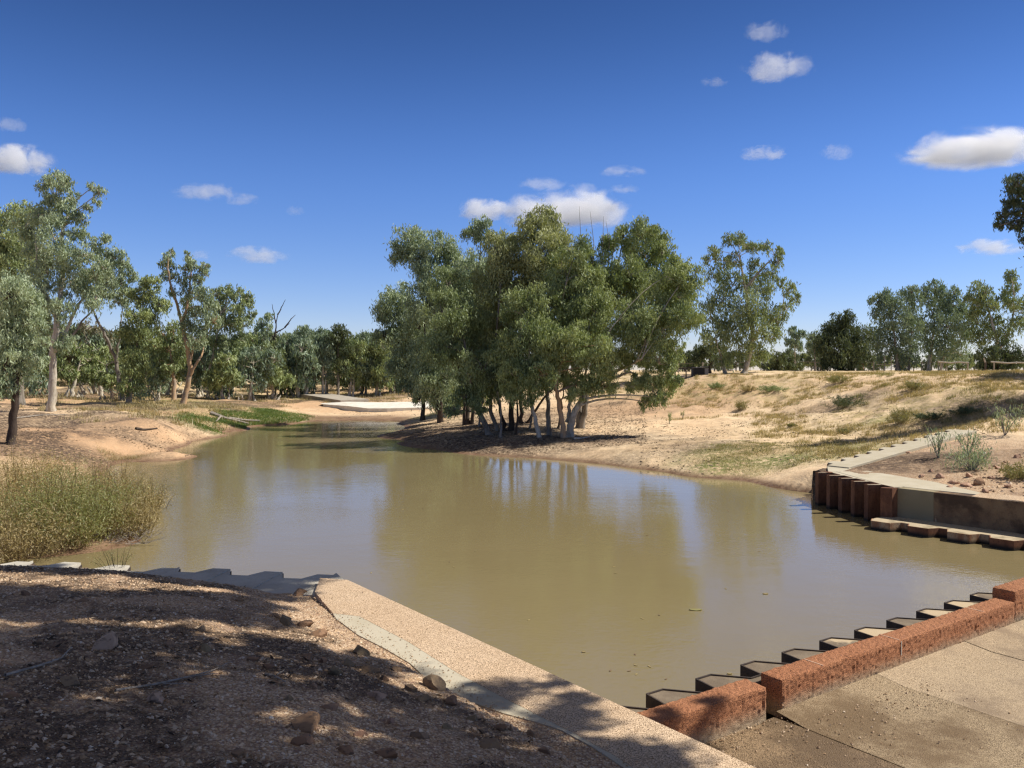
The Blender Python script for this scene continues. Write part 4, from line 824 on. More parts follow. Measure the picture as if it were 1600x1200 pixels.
# ---- the tree that shades the foreground, outside the picture to the right
def shade_tree():
    rg = np.random.default_rng(5); Bx, By = 8.6, 1.2; B = np.array([Bx, By, gz(Bx, By)])
    root = thing('gum_tree', tuple(B), 'gum tree behind the viewer casting dappled shade on the gravel bank', 'tree'); gt, gl = G(), G()
    S = np.array(SUN) / SUN[2]
    trunk = bez(B - [0, 0, .2], B + [-.1, .1, 3.5], B + [-.5, 1.4, 8.0], 9); gt.tube(trunk, np.linspace(.26, .17, 9), 10, rg, rough=.06)
    lit_ = [(500,955,115,38),(600,1000,60,40),(690,1050,60,30),(430,1060,52,20),(400,1152,62,24),(140,1112,62,34),(60,968,60,14),(250,945,34,9),(560,1100,34,10),(215,887,32,7),(800,1100,60,30),(340,1040,26,10)]
    tg = []
    for _ in range(900):
        px, py = rg.uniform(-120, 960), 884 + 420 * rg.uniform(0, 1) ** 1.25
        if py < 955 + (px - 470) * .46 + (12 if px > 540 else -60) and px > 380 and py > 900: continue
        if any(((px - a) / b_) ** 2 + ((py - c_) / d_) ** 2 < 1.25 for a, c_, b_, d_ in lit_): continue
        if any(((px - a) / 54) ** 2 + ((py - c_) / 26) ** 2 < 1 for a, c_, _r in tg): continue
        tg.append((px, py, rg.uniform(.26, .44) * (1 + max(0, (py - 1150) / 400))))
    tg += [(a_ + rg.uniform(-9, 9), b_ + rg.uniform(-5, 5), rg.uniform(.30, .40)) for b_ in (893, 905, 917, 930, 944, 960) for a_ in range(-20, 420, 42)]
    tg += [(a_, 887, .3) for a_ in range(250, 545, 34) if a_ not in (284,)]
    tg += [(480,888,.3),(520,895,.26),(430,885,.3),(1010,1150,.2),(1090,1132,.17),(1120,1180,.3),(980,1200,.3),(890,1095,.16),(865,1068,.13)]
    nodes = [(trunk[-1], .17)]; cl = []
    for px, py, r in tg:
        g_ = P(px, py, .88)
        if py > 925 and dline(g_[0], g_[1], L1P, L1N) < -1.2: g_ = hit(px, py, 1.5 if py < 1250 else 1)
        if px > 1000: g_ = P(px, py, .5)
        if dline(g_[0], g_[1], L1P, L1N) > .3 and px < 1000: continue
        h = rg.uniform(7, 9)
        while True:
            c = g_ + S * h
            if (c[2] - CAMZ) > .56 * max(c[1], .1) + r or h > 18: break
            h += .3
        cl.append((c, r * 1.3))
    cl.sort(key=lambda q: np.linalg.norm(q[0] - trunk[-1]))
    for c, r in cl:
        k = min(range(len(nodes)), key=lambda q: np.linalg.norm(nodes[q][0] - c) + .25 * np.linalg.norm(nodes[q][0] - trunk[-1])); a, ra = nodes[k]; rb = max(.022, ra * .62)
        gt.tube(bez(a, (a + c) / 2 + rg.normal(size=3) * .12 + [0, 0, .1], c, 7), np.linspace(min(ra, rb * 1.2), rb, 7), 6, rg); nodes.append((c, rb))
        crown_geo(gl, gt, c, r, rg, .17, .055, 5.0, .8, True, 0, .45)
    # two heavy limbs that throw the dark forked shadow
    for pts in ([(330,1190),(345,1120),(320,1080),(230,1030),(120,985)], [(345,1120),(370,1060),(400,1000)], [(200,1200),(150,1130),(60,1090)]):
        q = np.array([hit(*p_, 1.5) + S * 8.5 for p_ in pts]); t_ = np.linspace(0, len(q) - 1, 14); qq = np.column_stack([np.interp(t_, np.arange(len(q)), q[:, a]) for a in range(3)])
        gt.tube(qq, np.linspace(.15, .05, 14), 8, rg, rough=.05); gt.tube(bez(trunk[-1], (trunk[-1] + qq[0]) / 2 + [0, 0, .4], qq[0], 6), np.linspace(.15, .15, 6), 8)
    gt.build('trunk', BARK_WHITE, root, True); gl.build('crown', LEAF_GREY, root)
shade_tree()

# ================================================================ SHRUBS, REEDS, GRASS
def shrub(label, c, h, r, n, mat, smat, seed, fine=.10, cat='shrub', group=None, name='shrub', lean=.8, stems=None, rs=1.0, sp=.105):
    rg = np.random.default_rng(seed); root = thing(name, tuple(c), label, cat, group); gs, gl = G(), G()
    ns = stems or int(n / 90)
    for k in range(ns):
        a_ = rg.uniform(0, 6.28); q = rg.uniform(.0, 1) ** .6; L = h * rg.uniform(.4, 1.2); b = c + np.array([math.cos(a_), math.sin(a_), 0]) * r * .55 * q * rg.uniform(.3, 1)
        t_ = b + np.array([math.cos(a_) * r * .6 * q * lean, math.sin(a_) * r * .6 * q * lean, L * (1 - .35 * q)]); p = bez(b - [0, 0, .05], (b + t_) / 2 + [0, 0, L * .18], t_, 5)
        gs.tube(p, np.linspace(.008, .003, 5) * (1 + h * .3) * rs, 3, r=rg.uniform(0, 1))
        m = int(n / ns); tt = rg.uniform(.15, 1, m) ** .8; pos_ = np.column_stack([np.interp(tt, np.linspace(0, 1, 5), p[:, a]) for a in range(3)]) + rg.normal(size=(m, 3)) * sp * h * np.array([1, 1, .8])
        v, f = leaf_quads(pos_, fine, fine * .16, rg, -.5); gl.add(v, f, np.clip(rg.normal(.5, .25, m) + rg.normal(0, .1), 0, 1))
    gs.build('stems', smat, root); gl.build('foliage', mat, root); return root
SG = 'feathery shrubs on the spit in the left foreground'
shr = [(30,868,1.35,1.5,REED,'brown dry shrub lowest at the left edge beside the grouted pile edge'),(110,850,1.35,1.2,REED_GREEN,'green feathery shrub in front of the spit'),(60,845,1.7,1.6,REED_GREEN,'tall green feathery shrub near the left edge of the spit'),
       (160,838,1.45,1.2,REED_GREEN,'green feathery shrub right of the tall one on the spit'),(200,835,1.0,1.0,REED,'pale brown shrub leaning over the water at the spit tip'),(0,835,1.5,1.6,REED,'tan dry shrub at the left edge of the spit'),
       (110,820,1.7,1.6,REED_GREEN,'green feathery shrub in the middle of the spit'),(175,805,1.3,1.4,REED_GREEN,'grey green feathery shrub at the back of the spit'),(30,800,1.6,1.8,REED,'tan feathery shrub behind the tall green one'),
       (215,800,.9,1.0,REED,'thin see-through shrub over the water behind the spit tip'),(120,785,1.3,1.6,REED,'golden dry shrub at the back of the reed bed'),(60,765,1.2,1.8,REED,'golden dry shrub farthest left at the back'),(180,772,.9,1.3,REED,'low golden shrub near the left shore water line')]
for k, (px, py, h, r, m, lab) in enumerate(shr):
    c = P(px, py, .1); c[2] = max(gz(c[0], c[1]), .02); shrub(lab, c, h * .92, r, int((1900 if px > 150 else 3300) * h), m, REED, 200 + k, .09, group=SG, sp=.13, stems=100, rs=.7)
for k, (px, py, h, r_, lab) in enumerate([(85,838,1.75,1.0,'tall sparse golden shrub sticking up through the green ones'),(150,800,1.5,1.0,'tall sparse shrub at the back middle of the reed bed'),(20,790,1.6,1.1,'tall sparse golden shrub at the left edge behind the others'),(225,825,1.1,.8,'sparse reddish shrub leaning out over the water'),(240,790,.9,.7,'thin reddish twiggy shrub standing in the water beyond the spit'),(190,760,1.0,1.0,'thin golden shrub by the water behind the reed bed')]):
    c = P(px, py, .1); c[2] = max(gz(c[0], c[1]), .0); shrub(lab, c, h, r_, int(1500 * h), REED, REED, 260 + k, .075, group=SG, stems=34, sp=.09)
# tangle of dead twigs on the spit tip
root = thing('twig_pile', tuple(P(185, 835, .1)), 'tangle of bleached dead twigs on the spit beside the water', 'twigs'); g = G(); rg = np.random.default_rng(9)
for k in range(160):
    px = rg.uniform(105, 235); b = P(px, rg.uniform(826, 848), .08); b[2] = max(.03, gz(b[0], b[1])) + .02; a_ = rg.uniform(0, 3.14); L = rg.uniform(.25, .8); t_ = b + np.array([math.cos(a_) * L, math.sin(a_) * L * .5, rg.uniform(.02, .35)])
    g.tube(bez(b, (b + t_) / 2 + rg.normal(size=3) * .06, t_, 4), [.009, .007, .005, .003], 3, r=rg.uniform())
g.build('twigs', DEADWOOD, root)
# grass as ground cover
def blades(n, h, w, mat, name, label, pick, seed, bend=.35):
    rg = np.random.default_rng(seed); pts = pick(rg, n); n = len(pts); hh_ = h * rg.uniform(.5, 1.3, n); a_ = rg.uniform(0, 6.28, n); s = np.column_stack([np.cos(a_), np.sin(a_), np.zeros(n)]) * w * .5
    t_ = np.column_stack([rg.normal(size=n) * bend * hh_, rg.normal(size=n) * bend * hh_, hh_]); v = np.stack([pts - s, pts + s, pts + t_], 1).reshape(-1, 3)
    o = mk(name, v, np.arange(3 * n).reshape(n, 3), mat, rnd=rg.uniform(0, 1, n)); tag(o, label, 'grass', None, 'stuff'); return o
def scatter(areas, tuft_r, per, thr=0, nseed=0):
    def f(rg, n):
        k = max(1, n // per); xs, ys = [], []; wts = np.array([a[4] for a in areas], float); ch = rg.choice(len(areas), k, p=wts / wts.sum())
        for c_ in ch:
            x0, x1, y0, y1, _ = areas[c_]; dd = rg.uniform(y0, y1); px = rg.uniform(x0, x1); xs.append((px - CX) / F * dd); ys.append(dd)
        xs, ys = np.array(xs), np.array(ys); keep = fbm(xs / 3.5, ys / 3.5, nseed + 60, 4) > thr; xs, ys = xs[keep], ys[keep]
        sc_ = rg.uniform(.5, 1.6, len(xs)); X = (xs[:, None] + rg.normal(size=(len(xs), per)) * tuft_r * sc_[:, None]).ravel(); Y = (ys[:, None] + rg.normal(size=(len(xs), per)) * tuft_r * sc_[:, None]).ravel()
        Z = height(X, Y); m = (Z > .06) & (dline(X, Y, L1P, L1N) > 2) ; m &= ~((dline(X, Y, BB, BN) > -.2) & (dline(X, Y, BB, BN) < 1.2) & (Y < 23)); return np.column_stack([X, Y, Z - .01])[m]
    return f
blades(120000, .17, .022, GRASS_DRY, 'dry_grass', 'dry straw coloured grass tufts scattered over the right bank and plateau', scatter([(1040,1620,50,62,3),(1180,1620,38,52,3),(1040,1620,62,80,2),(1250,1620,30,40,1.2),(950,1200,60,90,.7)], .16, 45, -.05, 3), 301)
blades(17000, .18, .022, GRASS_GRN, 'green_grass', 'olive green grass clumps on the upper right bank', scatter([(1300,1620,44,60,2),(1100,1400,50,62,1.5),(1450,1620,30,40,1)], .22, 70, .1, 11), 302)
blades(42000, .08, .014, GRASS_GRN, 'green_grass', 'short green grass on the low shores of the pond', scatter([(1120,1330,30,36,3),(1080,1200,32,36,1),(280,480,52,68,3),(230,330,50,80,1.2),(360,470,70,95,1.5)], .3, 50, -.2, 21), 303, .5)
GRASS_FRESH = mat_leaf('grass_fresh', (.07, .12, .02), (.12, .19, .035), (.20, .26, .06), .3)
blades(30000, .16, .03, GRASS_FRESH, 'green_grass', 'bright green grass strip along the far left waterline', scatter([(285,350,50,58,1),(340,420,55,62,1.4),(400,480,59,68,2)], .35, 50, -.5, 51), 306, .5)
blades(50000, .30, .04, GRASS_DRY, 'dry_grass', 'dry grass under the trees of the left bank and far end', scatter([(0,460,45,110,3),(460,700,80,110,1),(700,1050,62,100,1.2)], .4, 60, -.05, 31), 304)
blades(26000, .16, .012, REED, 'dry_grass', 'low golden dry weeds along the left shore behind the shrubs', scatter([(0,230,28,37,3)], .3, 50, -.4, 41), 305, .7)
# individual bushes on the right bank
for k, (px, py, h, r, m, cat_, lab) in enumerate([
    (1320,638,.7,1.6,LEAF_DARK,'bush','dark low spreading bush alone on the right bank slope'),(1455,655,.32,1.0,LEAF_DARK,'bush','dark low bush in the shaded strip left of the right edge'),(1510,648,.3,1.1,LEAF_DARK,'bush','dark low bush right of the shaded strip near the right edge'),
    (1408,662,.7,.8,GRASS_GRN,'bush','yellow green grassy bush below the shaded strip'),(1310,598,.5,1.2,GRASS_GRN,'bush','olive tuft on the bank crest in the plateau shade'),(1120,608,.45,1.0,LEAF_OLIVE,'bush','brown green tuft near the crest left of the slope'),(1170,612,.4,.9,GRASS_DRY,'bush','straw coloured tuft on the crest in the middle of the slope'),
    (1205,614,.45,1.3,LEAF_OLIVE,'bush','dark tuft on the crest above the dark low bush'),(1158,640,.7,.5,GRASS_GRN,'bush','upright green tuft on the slope left of the dark low bush'),(1432,610,.5,1.0,GRASS_GRN,'bush','green tuft at the edge of the plateau shadow'),(1590,748,.45,.7,GRASS_GRN,'bush','bright green grass clump at the right edge above the stained wall'),
    (1320,676,.18,.5,GRASS_GRN,'bush','small green tuft on the sand left of the notched pile row'),(1238,667,.12,.3,GRASS_GRN,'bush','tiny dark green tuft alone on the sand')]):
    c = hit(px, py); shrub(lab, c, h, r, int(1700 * max(.4, r)), m, REED, 230 + k, .12, cat_, 'bushes on the right bank', 'bush', stems=40)
# young gums with hanging leaves
def young(label, px, py, h, r, n, seed, leaf=LEAF_GREY, Lf=.16, k_=6):
    rg = np.random.default_rng(seed); c = hit(px, py); root = thing('young_gum', tuple(c), label, 'sapling', 'young gums on the right bank'); gs, gl = G(), G()
    for k in range(k_):
        a_ = rg.uniform(0, 6.28); q = rg.uniform(.2, 1); t_ = c + np.array([math.cos(a_) * r * q, math.sin(a_) * r * q, h * rg.uniform(.6, 1)]); p = bez(c - [0, 0, .05], (c + t_) / 2 + [0, 0, h * .15], t_, 6); gs.tube(p, np.linspace(.018, .006, 6), 4)
        m = n // k_; tt = rg.uniform(.3, 1, m); ps = np.column_stack([np.interp(tt, np.linspace(0, 1, 6), p[:, a]) for a in range(3)]) + rg.normal(size=(m, 3)) * r * .17; v, f = leaf_quads(ps, Lf, Lf * .17, rg, 1.3); gl.add(v, f, rg.uniform(0, 1, m))
    gs.build('stems', BARK_GREY, root); gl.build('foliage', leaf, root)
young('young gum with pale hanging leaves behind the notched pile row', 1466, 716, .95, .55, 150, 401)
young('young gum with hanging leaves right of the one behind the notched row', 1512, 712, .9, .6, 200, 402)
young('low spreading pale green young gum on the stony fill', 1520, 735, .55, .95, 800, 403, LEAF_GREY, .14, 16)
young('young blue green gum at the right edge in tree shade', 1570, 680, 1.25, .7, 300, 404, LEAF_GREY, .16)
young('small seedling alone on the sand below the long limb', 1046, 664, .7, .2, 50, 405, LEAF_MID, .2, 3)
young('smaller seedling right of the lone seedling on the sand', 1067, 655, .5, .2, 26, 406, LEAF_MID, .2, 3)
shrub('tiny leafless weed growing from the grouted pile edge at left', P(182, 886, .82), .42, .42, 420, REED_GREEN, BARK_DARK, 410, .035, 'weed', None, 'weed', stems=22, rs=.4)

# ================================================================ STONES, PEBBLES, STICKS
rocks = [(422,908,.17,'dark flat rock on edge of the grouted pile edge near the corner'),(462,911,.14,'brown rock beside the dark flat rock near the corner'),(469,930,.13,'reddish brown rock just below the pair near the corner'),
 (446,972,.13,'rounded red brown rock on the sunlit gravel'),(474,978,.12,'thin red slab stone lying flat in the sunlit gravel'),(497,996,.12,'olive brown rock at the shade edge right of the red slab stone'),(567,1025,.13,'upright brown rock standing in the gravel left of the grout strip'),
 (165,1013,.15,'dark rock alone in deep shade on the left of the bank'),(479,1144,.12,'flat olive rock in the lower patch of sunlight'),(471,1163,.10,'pale striped oval rock just below the flat olive rock'),(680,1077,.14,'leaning brown wedge rock near the grout strip')]
for k, (px, py, s, lab) in enumerate(rocks):
    c = hit(px, py); stone((c[0], c[1], c[2] + s * .08), s, lab, 'rocks on the gravel bank', seed=600 + k)
small = [(315,987),(322,1020),(395,1035),(420,1043),(505,1036),(565,1150),(516,1110),(450,1098),(600,1066),(657,1157),(525,1053),(662,1095),(292,992),(231,1048),(545,1040),(640,1080),(590,1095),(700,1140),(760,1170),(830,1150),(850,1175),(735,1125),(40,930),(20,1090),(375,940),(430,965),(350,1005),(265,1010),(210,965),(130,940),(610,1130),(490,1075),(110,1070),(60,1010),(780,1140),(540,1180),(600,1180),(370,1180),(240,1100),(575,1050),(620,1050),(705,1100),(180,985),(480,1030)]
rg = np.random.default_rng(77)
for k, (px, py) in enumerate(small):
    c = hit(px, py); s = rg.uniform(.05, .105); stone((c[0], c[1], c[2] + s * .05), s, 'small angular brown rock half sunk in the dappled gravel bank', 'small rocks in the gravel', seed=700 + k)
for k, (px, py, s) in enumerate([(1532,758,.22),(1508,760,.2),(1490,757,.15),(1470,748,.13),(1550,748,.12),(1575,762,.14),(1440,745,.12),(1560,733,.12),(1515,745,.13),(1590,715,.15),(1420,708,.12),(1455,738,.1),(1480,765,.12),(1540,770,.12)]):
    c = hit(px, py); stone((c[0], c[1], c[2] + s * .15), s, 'dark split rock, larger of two on the stony fill above the stained wall' if k == 0 else 'reddish broken stone lying on the fill behind the stained wall', 'stones on the far fill', flat('fill_stone', (.45, .27, .17)) if k == 1 else bpy.data.materials.get('fill_stone') or STONE, seed=800 + k)
def pebbles(n, name, label, pick, s0, s1, seed):
    rg = np.random.default_rng(seed); pts = pick(rg, n); n = len(pts); s = s0 * (s1 / s0) ** (rg.uniform(0, 1, n) ** 2.2)
    T = np.array([[1,0,0],[-.5,.85,0],[-.5,-.85,0],[.2,.1,.8],[-.3,.4,.5],[.1,-.5,.45]]); Tf = np.array([[0,1,4],[0,4,3],[1,2,4],[2,5,4],[4,5,3],[2,0,5],[0,3,5]])
    a_ = rg.uniform(0, 6.28, n); ca, sa = np.cos(a_), np.sin(a_); v = T[None] * (1 + rg.normal(size=(n, 6, 1)) * .2); x = v[..., 0] * ca[:, None] - v[..., 1] * sa[:, None]; y = v[..., 0] * sa[:, None] + v[..., 1] * ca[:, None]
    v = np.stack([x, y, v[..., 2] * .9], -1) * s[:, None, None] + pts[:, None]; v[..., 2] -= (s * .15)[:, None]
    f = (Tf[None] + np.arange(n)[:, None, None] * 6).reshape(-1, 3); o = mk(name, v.reshape(-1, 3), f, PEBBLE, rnd=np.repeat(rg.uniform(0, 1, n), 7)); return tag(o, label, 'gravel', None, 'stuff')
def pk1(rg, n):
    px = rg.uniform(-60, 1000, n); py = 880 + 330 * rg.uniform(0, 1, n) ** .8; out = []
    d = 4.2 + 9.6 * rg.uniform(0, 1, n) ** .8; x = (px - CX) / F * d; m = (dline(x, d, L1P, L1N) < -1.16) & (dline(x, d, LPP, LPN) < -.62); x, d = x[m], d[m]; return np.column_stack([x, d, height(x, d)])
pebbles(46000, 'gravel', 'loose pinkish gravel covering the foreground bank', pk1, .005, .03, 1)
def pk2(rg, n):
    s = rg.uniform(.5, 12, n); t_ = rg.uniform(.6, 10, n); q = BB + BD * s[:, None] + BN * t_[:, None]; x, y = q[:, 0], q[:, 1]; return np.column_stack([x, y, height(x, y)])
pebbles(5000, 'gravel', 'broken stones strewn over the fill behind the stained wall', pk2, .02, .10, 2)
def pk3(rg, n):
    s = rg.uniform(-1.5, 2.2, n); t_ = .02 + rg.exponential(.5, n); q = LWP + U * s[:, None] - V * t_[:, None]; m = dline(q[:, 0], q[:, 1], L1P, L1N) > .05; q = q[m]; return np.column_stack([q, np.full(len(q), .305)])
pebbles(1500, 'gravel', 'grit and leaf crumbs collected on the slab below the red blocks', pk3, .004, .018, 3)
def debris(n, name, label, pick, s0, s1, seed, mat):
    rg = np.random.default_rng(seed); pts = pick(rg, n); n = len(pts); s = s0 * (s1 / s0) ** (rg.uniform(0, 1, n) ** 1.6)
    d = rg.normal(size=(n, 3)) * [1, 1, .25]; d /= np.linalg.norm(d, axis=1)[:, None]; e = np.cross(d, rg.normal(size=(n, 3)) * [.4, .4, 0] + [0, 0, 1]); e /= np.linalg.norm(e, axis=1)[:, None]
    w_ = (s * rg.uniform(.1, .35, n))[:, None]; s = s[:, None]; u = np.array([0, 0, 1.]); b = pts + u * w_ * .5
    v = np.stack([b - d * s, b + e * w_, b + d * s, b - e * w_, b + u * w_ * .9], 1).reshape(-1, 3)
    T = np.array([[0, 3, 4], [3, 2, 4], [2, 1, 4], [1, 0, 4]]); f = (T[None] + np.arange(n)[:, None, None] * 5).reshape(-1, 3)
    o = mk(name, v, f, mat, rnd=np.repeat(rg.uniform(0, 1, n), 4)); return tag(o, label, 'leaf litter', None, 'stuff')
t = NT('litter'); c_ = t.ramp(t.attr('rnd').outputs['Fac'], [(0, (.035, .025, .018)), (.4, (.13, .09, .055)), (.75, (.28, .19, .115)), (1, (.48, .38, .26))]); t.bsdf(c_, .85, None, .2); LITTER = t.m
def pkd(rg, n):
    A = [(0, 330, 33, 62, 2.2, 0), (0, 470, 55, 85, 1, 0), (600, 1010, 38, 60, 3.2, -1), (1000, 1600, 30, 66, 2.6, .05), (520, 700, 66, 80, .5, 0)]; w_ = np.array([a[4] for a in A]); ch = rg.choice(len(A), n, p=w_ / w_.sum())
    lo = np.array([a[:4] for a in A], float)[ch]; th = np.array([a[5] for a in A])[ch]; dd = lo[:, 2] + (lo[:, 3] - lo[:, 2]) * rg.uniform(0, 1, n); px = lo[:, 0] + (lo[:, 1] - lo[:, 0]) * rg.uniform(0, 1, n); x = (px - CX) / F * dd
    k_ = fbm(x / 2.2, dd / 2.2, 123, 4) > th; x, dd = x[k_], dd[k_]; z = height(x, dd); m = (z > .05) & ~((dline(x, dd, BB, BN) > -.2) & (dline(x, dd, BB, BN) < 1.2) & (dd < 27)); return np.column_stack([x, dd, z])[m]
debris(70000, 'leaf_litter', 'fallen bark strips, twigs and dead leaves strewn over the banks', pkd, .025, .10, 11, LITTER)
def pke(rg, n):
    d = 4.2 + 9.6 * rg.uniform(0, 1, n) ** .9; px = rg.uniform(-60, 1000, n); x = (px - CX) / F * d; m = (dline(x, d, L1P, L1N) < -1.2) & (dline(x, d, LPP, LPN) < -.7) & (fbm(x / .8, d / .8, 91, 4) > -.1); x, d = x[m], d[m]; return np.column_stack([x, d, height(x, d)])
debris(9000, 'leaf_litter', 'dead leaves and twig scraps among the foreground gravel', pke, .012, .05, 12, LITTER)
def pk4(rg, n):
    s_ = rg.uniform(.3, 12, n); e_ = rg.uniform(0, 1, n); off = np.where(e_ < .75, 1.02 - rg.exponential(.12, n), rg.uniform(.05, 1.0, n)); q = L1P + L1D * s_[:, None] - L1N * off[:, None]; q = q[off > .03]; return np.column_stack([q, np.full(len(q), .903)])
pebbles(2600, 'gravel', 'loose grains drifted over the left edge of the pinkish beam', pk4, .004, .014, 5)
def stick(label, pts, r, lift=.02, mat=DEADWOOD, name='stick', cat='stick', group='fallen sticks', forks=()):
    q = np.array([hit(*p_) for p_ in pts]); q[:, 2] += lift; g = G()
    t_ = np.linspace(0, len(q) - 1, 4 * len(q)); qq = np.column_stack([np.interp(t_, np.arange(len(q)), q[:, a]) for a in range(3)]); g.tube(qq, np.linspace(r, r * .4, len(qq)), 5)
    for f_ in forks:
        q2 = np.array([hit(*p_) for p_ in f_]); q2[:, 2] += lift * 1.5; g.tube(q2, np.linspace(r * .6, r * .25, len(q2)), 4)
    o = g.build(name, mat, None, loc=tuple(q[0])); tag(o, label, cat, group)
stick('long thin pale stick lying across the shaded gravel at left', [(8,1062),(60,1050),(95,1035),(112,1018)], .012)
stick('forked grey twig in the middle of the gravel bank', [(180,1084),(240,1075),(280,1068),(330,1055),(360,1043)], .011, forks=[[(255,1074),(310,1082)], [(285,1067),(340,1062)]])
stick('small branching bleached twig at the sunlit patch', [(415,1057),(430,1062),(446,1075)], .012, forks=[[(432,1062),(444,1056)]])
stick('fallen bleached trunk on the left shore grass', [(330,648),(352,657),(372,662),(388,665)], .16, .1, DEADWOOD, 'log', 'log', None, [[(345,655),(338,662)]])
stick('second fallen trunk pointing to the water beyond the bleached one', [(358,656),(382,659),(406,662)], .13, .1, DEADWOOD, 'log', 'log', None)
stick('dark fallen branch on the sand above the left shore', [(212,672),(225,673),(246,672)], .09, .05, BARK_DARK, 'log', 'log', None)
stick('pale fallen branch at the foot of the split white trunk', [(895,688),(908,687),(922,684)], .08, .05, BARK_WHITE, 'log', 'log', None)
stick('long pale fallen branch under the nearest left gum', [(25,655),(60,652),(105,650)], .05, .04, DEADWOOD)
# floating leaves
for k, (px, py, s, lab) in enumerate([(1087,953,.11,'yellow green leaf floating in the middle of the pond'),(1196,928,.05,'small pale leaf floating right of the yellow one'),(1140,1053,.035,'tiny pale leaf floating near the weir piles'),(912,1019,.03,'tiny pale leaf floating left of the weir')]):
    c = P(px, py, .004); g = G(); aa = np.linspace(0, 2 * math.pi, 9)[:-1]; g.prism(np.column_stack([c[0] + np.cos(aa) * s, c[1] + np.sin(aa) * s * .45]), .003, .008 + .01 * np.abs(np.cos(aa))); o = g.build('leaf', GRASS_GRN if k == 0 else GRASS_DRY, None, loc=tuple(c)); tag(o, lab, 'leaf', 'leaves floating on the pond')

rg = np.random.default_rng(31)
for k in range(34):
    px, py = (rg.uniform(560, 1200), rg.uniform(780, 1050)) if k < 18 else (rg.uniform(940, 1180), rg.uniform(1010, 1070)) if k < 24 else (rg.uniform(620, 1250), rg.uniform(725, 800))
    c = P(px, py, .004)
    if dline(c[0], c[1], L1P, L1N) < .15 or dline(c[0], c[1], LWP, V) < .95 or gz(c[0], c[1]) > -.02: continue
    s_ = rg.uniform(.018, .04) * max(1, c[1] / 16); g = G(); aa = np.linspace(0, 2 * math.pi, 7)[:-1]; ro = rg.uniform(0, 3.1); g.prism(np.column_stack([c[0] + np.cos(aa) * s_ * math.cos(ro) - np.sin(aa) * s_ * .35 * math.sin(ro), c[1] + np.cos(aa) * s_ * math.sin(ro) + np.sin(aa) * s_ * .35 * math.cos(ro)]), .003, .008); o = g.build('leaf', GRASS_DRY if k % 3 else LITTER, None, loc=tuple(c)); tag(o, 'speck sized dry leaf drifting on the brown pond water', 'leaf', 'specks of leaf on the pond')
# ================================================================ FENCE AND YARD THINGS ON THE PLATEAU
def at(px, d): x = (px - CX) / F * d; return np.array([x, d, gz(x, d)])
fn = thing('post_fence', tuple(at(1250, 96)), 'long dark post and rail fence across the plateau', 'fence'); rl = G()
pp = [1010,1060,1098,1150,1200,1246,1282,1318,1365,1405,1440,1466]
for k, px in enumerate(pp):
    b = at(px, 96); g = G(); g.tube([b - [0, 0, .2], b + [(.12 if px == 1282 else 0), 0, 1.15]], [.08, .07], 6); g.build('post', FENCE_DARK if k % 3 == 0 else FENCE_PALE, fn)
for zz in (1.05, .6):
    q = [at(px, 96) + [0, 0, zz + .02 * (k % 2)] for k, px in enumerate(pp)]; g = G(); g.tube(q, .028 if zz > 1 else .015, 4); g.build('rail', FENCE_DARK, fn)
for px0, px1, lab in ((1470,1512,'pale hitching rail of peeled logs left of the tall post'),(1553,1612,'pale hitching rail of peeled logs at the right edge')):
    a, b = at(px0, 84), at(px1, 84); root = thing('hitching_rail', tuple(a), lab, 'rail fence', 'hitching rails'); 
    for q in (a, b): g = G(); g.tube([q - [0, 0, .2], q + [0, 0, .95]], [.08, .07], 7); g.build('post', FENCE_PALE, root)
    m_ = (a + b) / 2; g = G(); g.tube([a + [-.35, 0, 1.02], m_ + [-.4, 0, .92], m_ + [.4, 0, .98], b + [.1, 0, .95]], [.085, .075, .08, .07], 7); g.build('top_rail', FENCE_PALE, root)
b = at(1540, 84); root = thing('gate_post', tuple(b), 'taller post with a whitened top between the two hitching rails', 'post'); g = G(); g.tube([b - [0, 0, .2], b + [-.05, 0, 1.0]], [.11, .10], 7); g.build('shaft', FENCE_DARK, root)
g = G(); g.tube([b + [-.05, 0, 1.0], b + [-.2, 0, 1.45]], [.09, .06], 7); g.build('whitened_top', FENCE_PALE, root)
b = at(1382, 90); root = thing('yard_frame', tuple(b), 'pair of thin tall poles with low crossbars behind the fence', 'frame')
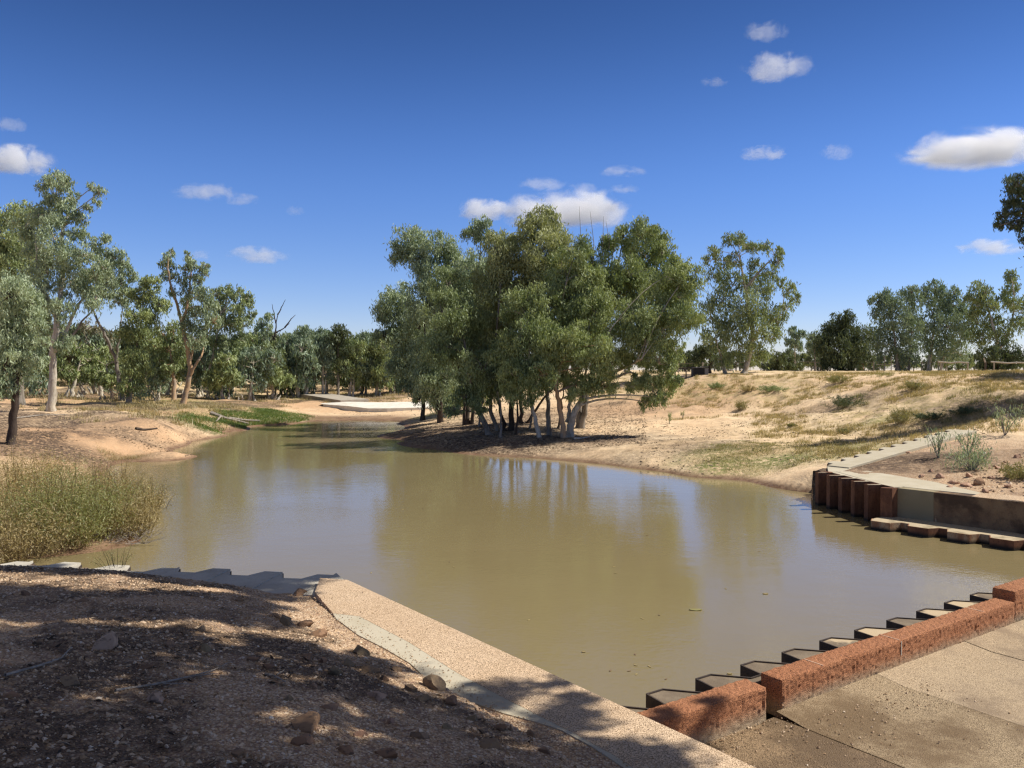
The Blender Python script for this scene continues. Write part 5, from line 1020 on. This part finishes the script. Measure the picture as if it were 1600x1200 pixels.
for dx in (0, .72): g = G(); g.tube([b + [dx, 0, -.1], b + [dx, 0, 1.65]], .045, 6); g.build('pole', FENCE_PALE, root)
for zz in (.35, .75): g = G(); g.tube([b + [-.9, 0, zz], b + [1.2, 0, zz + .03]], .03, 4); g.build('crossbar', FENCE_PALE, root)
def drum(b, r, h, label, mat):
    root = thing('drum', tuple(b), label, 'drum'); g = G(); zs = [0, .02, .31, .33, .35, .62, .64, .66, .98, 1]; rs = [.96, 1, 1, 1.04, 1, 1, 1.04, 1, 1, .96]; g.tube([b + [0, 0, h * z] for z in zs], [r * q for q in rs], 14); g.build('barrel_body', mat, root); g = G(); g.tube([b + [0, 0, h], b + [0, 0, h + .02]], [r * .9, r * .88], 14); g.build('lid', mat, root)
drum(at(1345, 88), .30, .88, 'rusty red steel drum standing by the fence', RUST)
b = at(1333, 88); g = G(); g.tube([b - [0, 0, .1], b + [.03, 0, .6], b + [.08, 0, 1.15]], [.10, .09, .07], 7); o = g.build('stump_post', FENCE_PALE, None, loc=tuple(b)); tag(o, 'pale crooked stump post just left of the rusty drum', 'post')
b = at(1092, 80); root = thing('picnic_shelter', tuple(b), 'small dark box shaped shelter in tree shade at the left of the fence', 'shelter'); g = G()
g.box(b + [0, 0, .42], (.65, 0, 0), (0, .5, 0), (0, 0, .42)); g.build('body', flat('dark_box', (.03, .028, .026)), root); g = G(); g.box(b + [0, 0, .88], (.78, 0, .05), (0, .6, 0), (0, 0, .03)); g.build('roof', flat('iron_sheet', (.22, .21, .20)), root)
g = G(); g.box(b + [.62, -.52, .5], (.18, 0, 0), (0, .02, 0), (0, 0, .3)); g.build('hatch', flat('pale_panel', (.3, .28, .25)), root)
g = G()
for px_ in (1055, 1072): q = at(px_, 80); g.tube([q - [0, 0, .1], q + [0, 0, 1.0]], .06, 6)
q0, q1 = at(1045, 80), at(1085, 80); g.tube([q0 + [0, 0, .98], q1 + [0, 0, .98]], .05, 5); o = g.build('rail_fence', FENCE_DARK, None, loc=tuple(q0)); tag(o, 'short dark rail on two posts left of the small box shaped shelter', 'rail fence')
print('objects', len(bpy.data.objects))
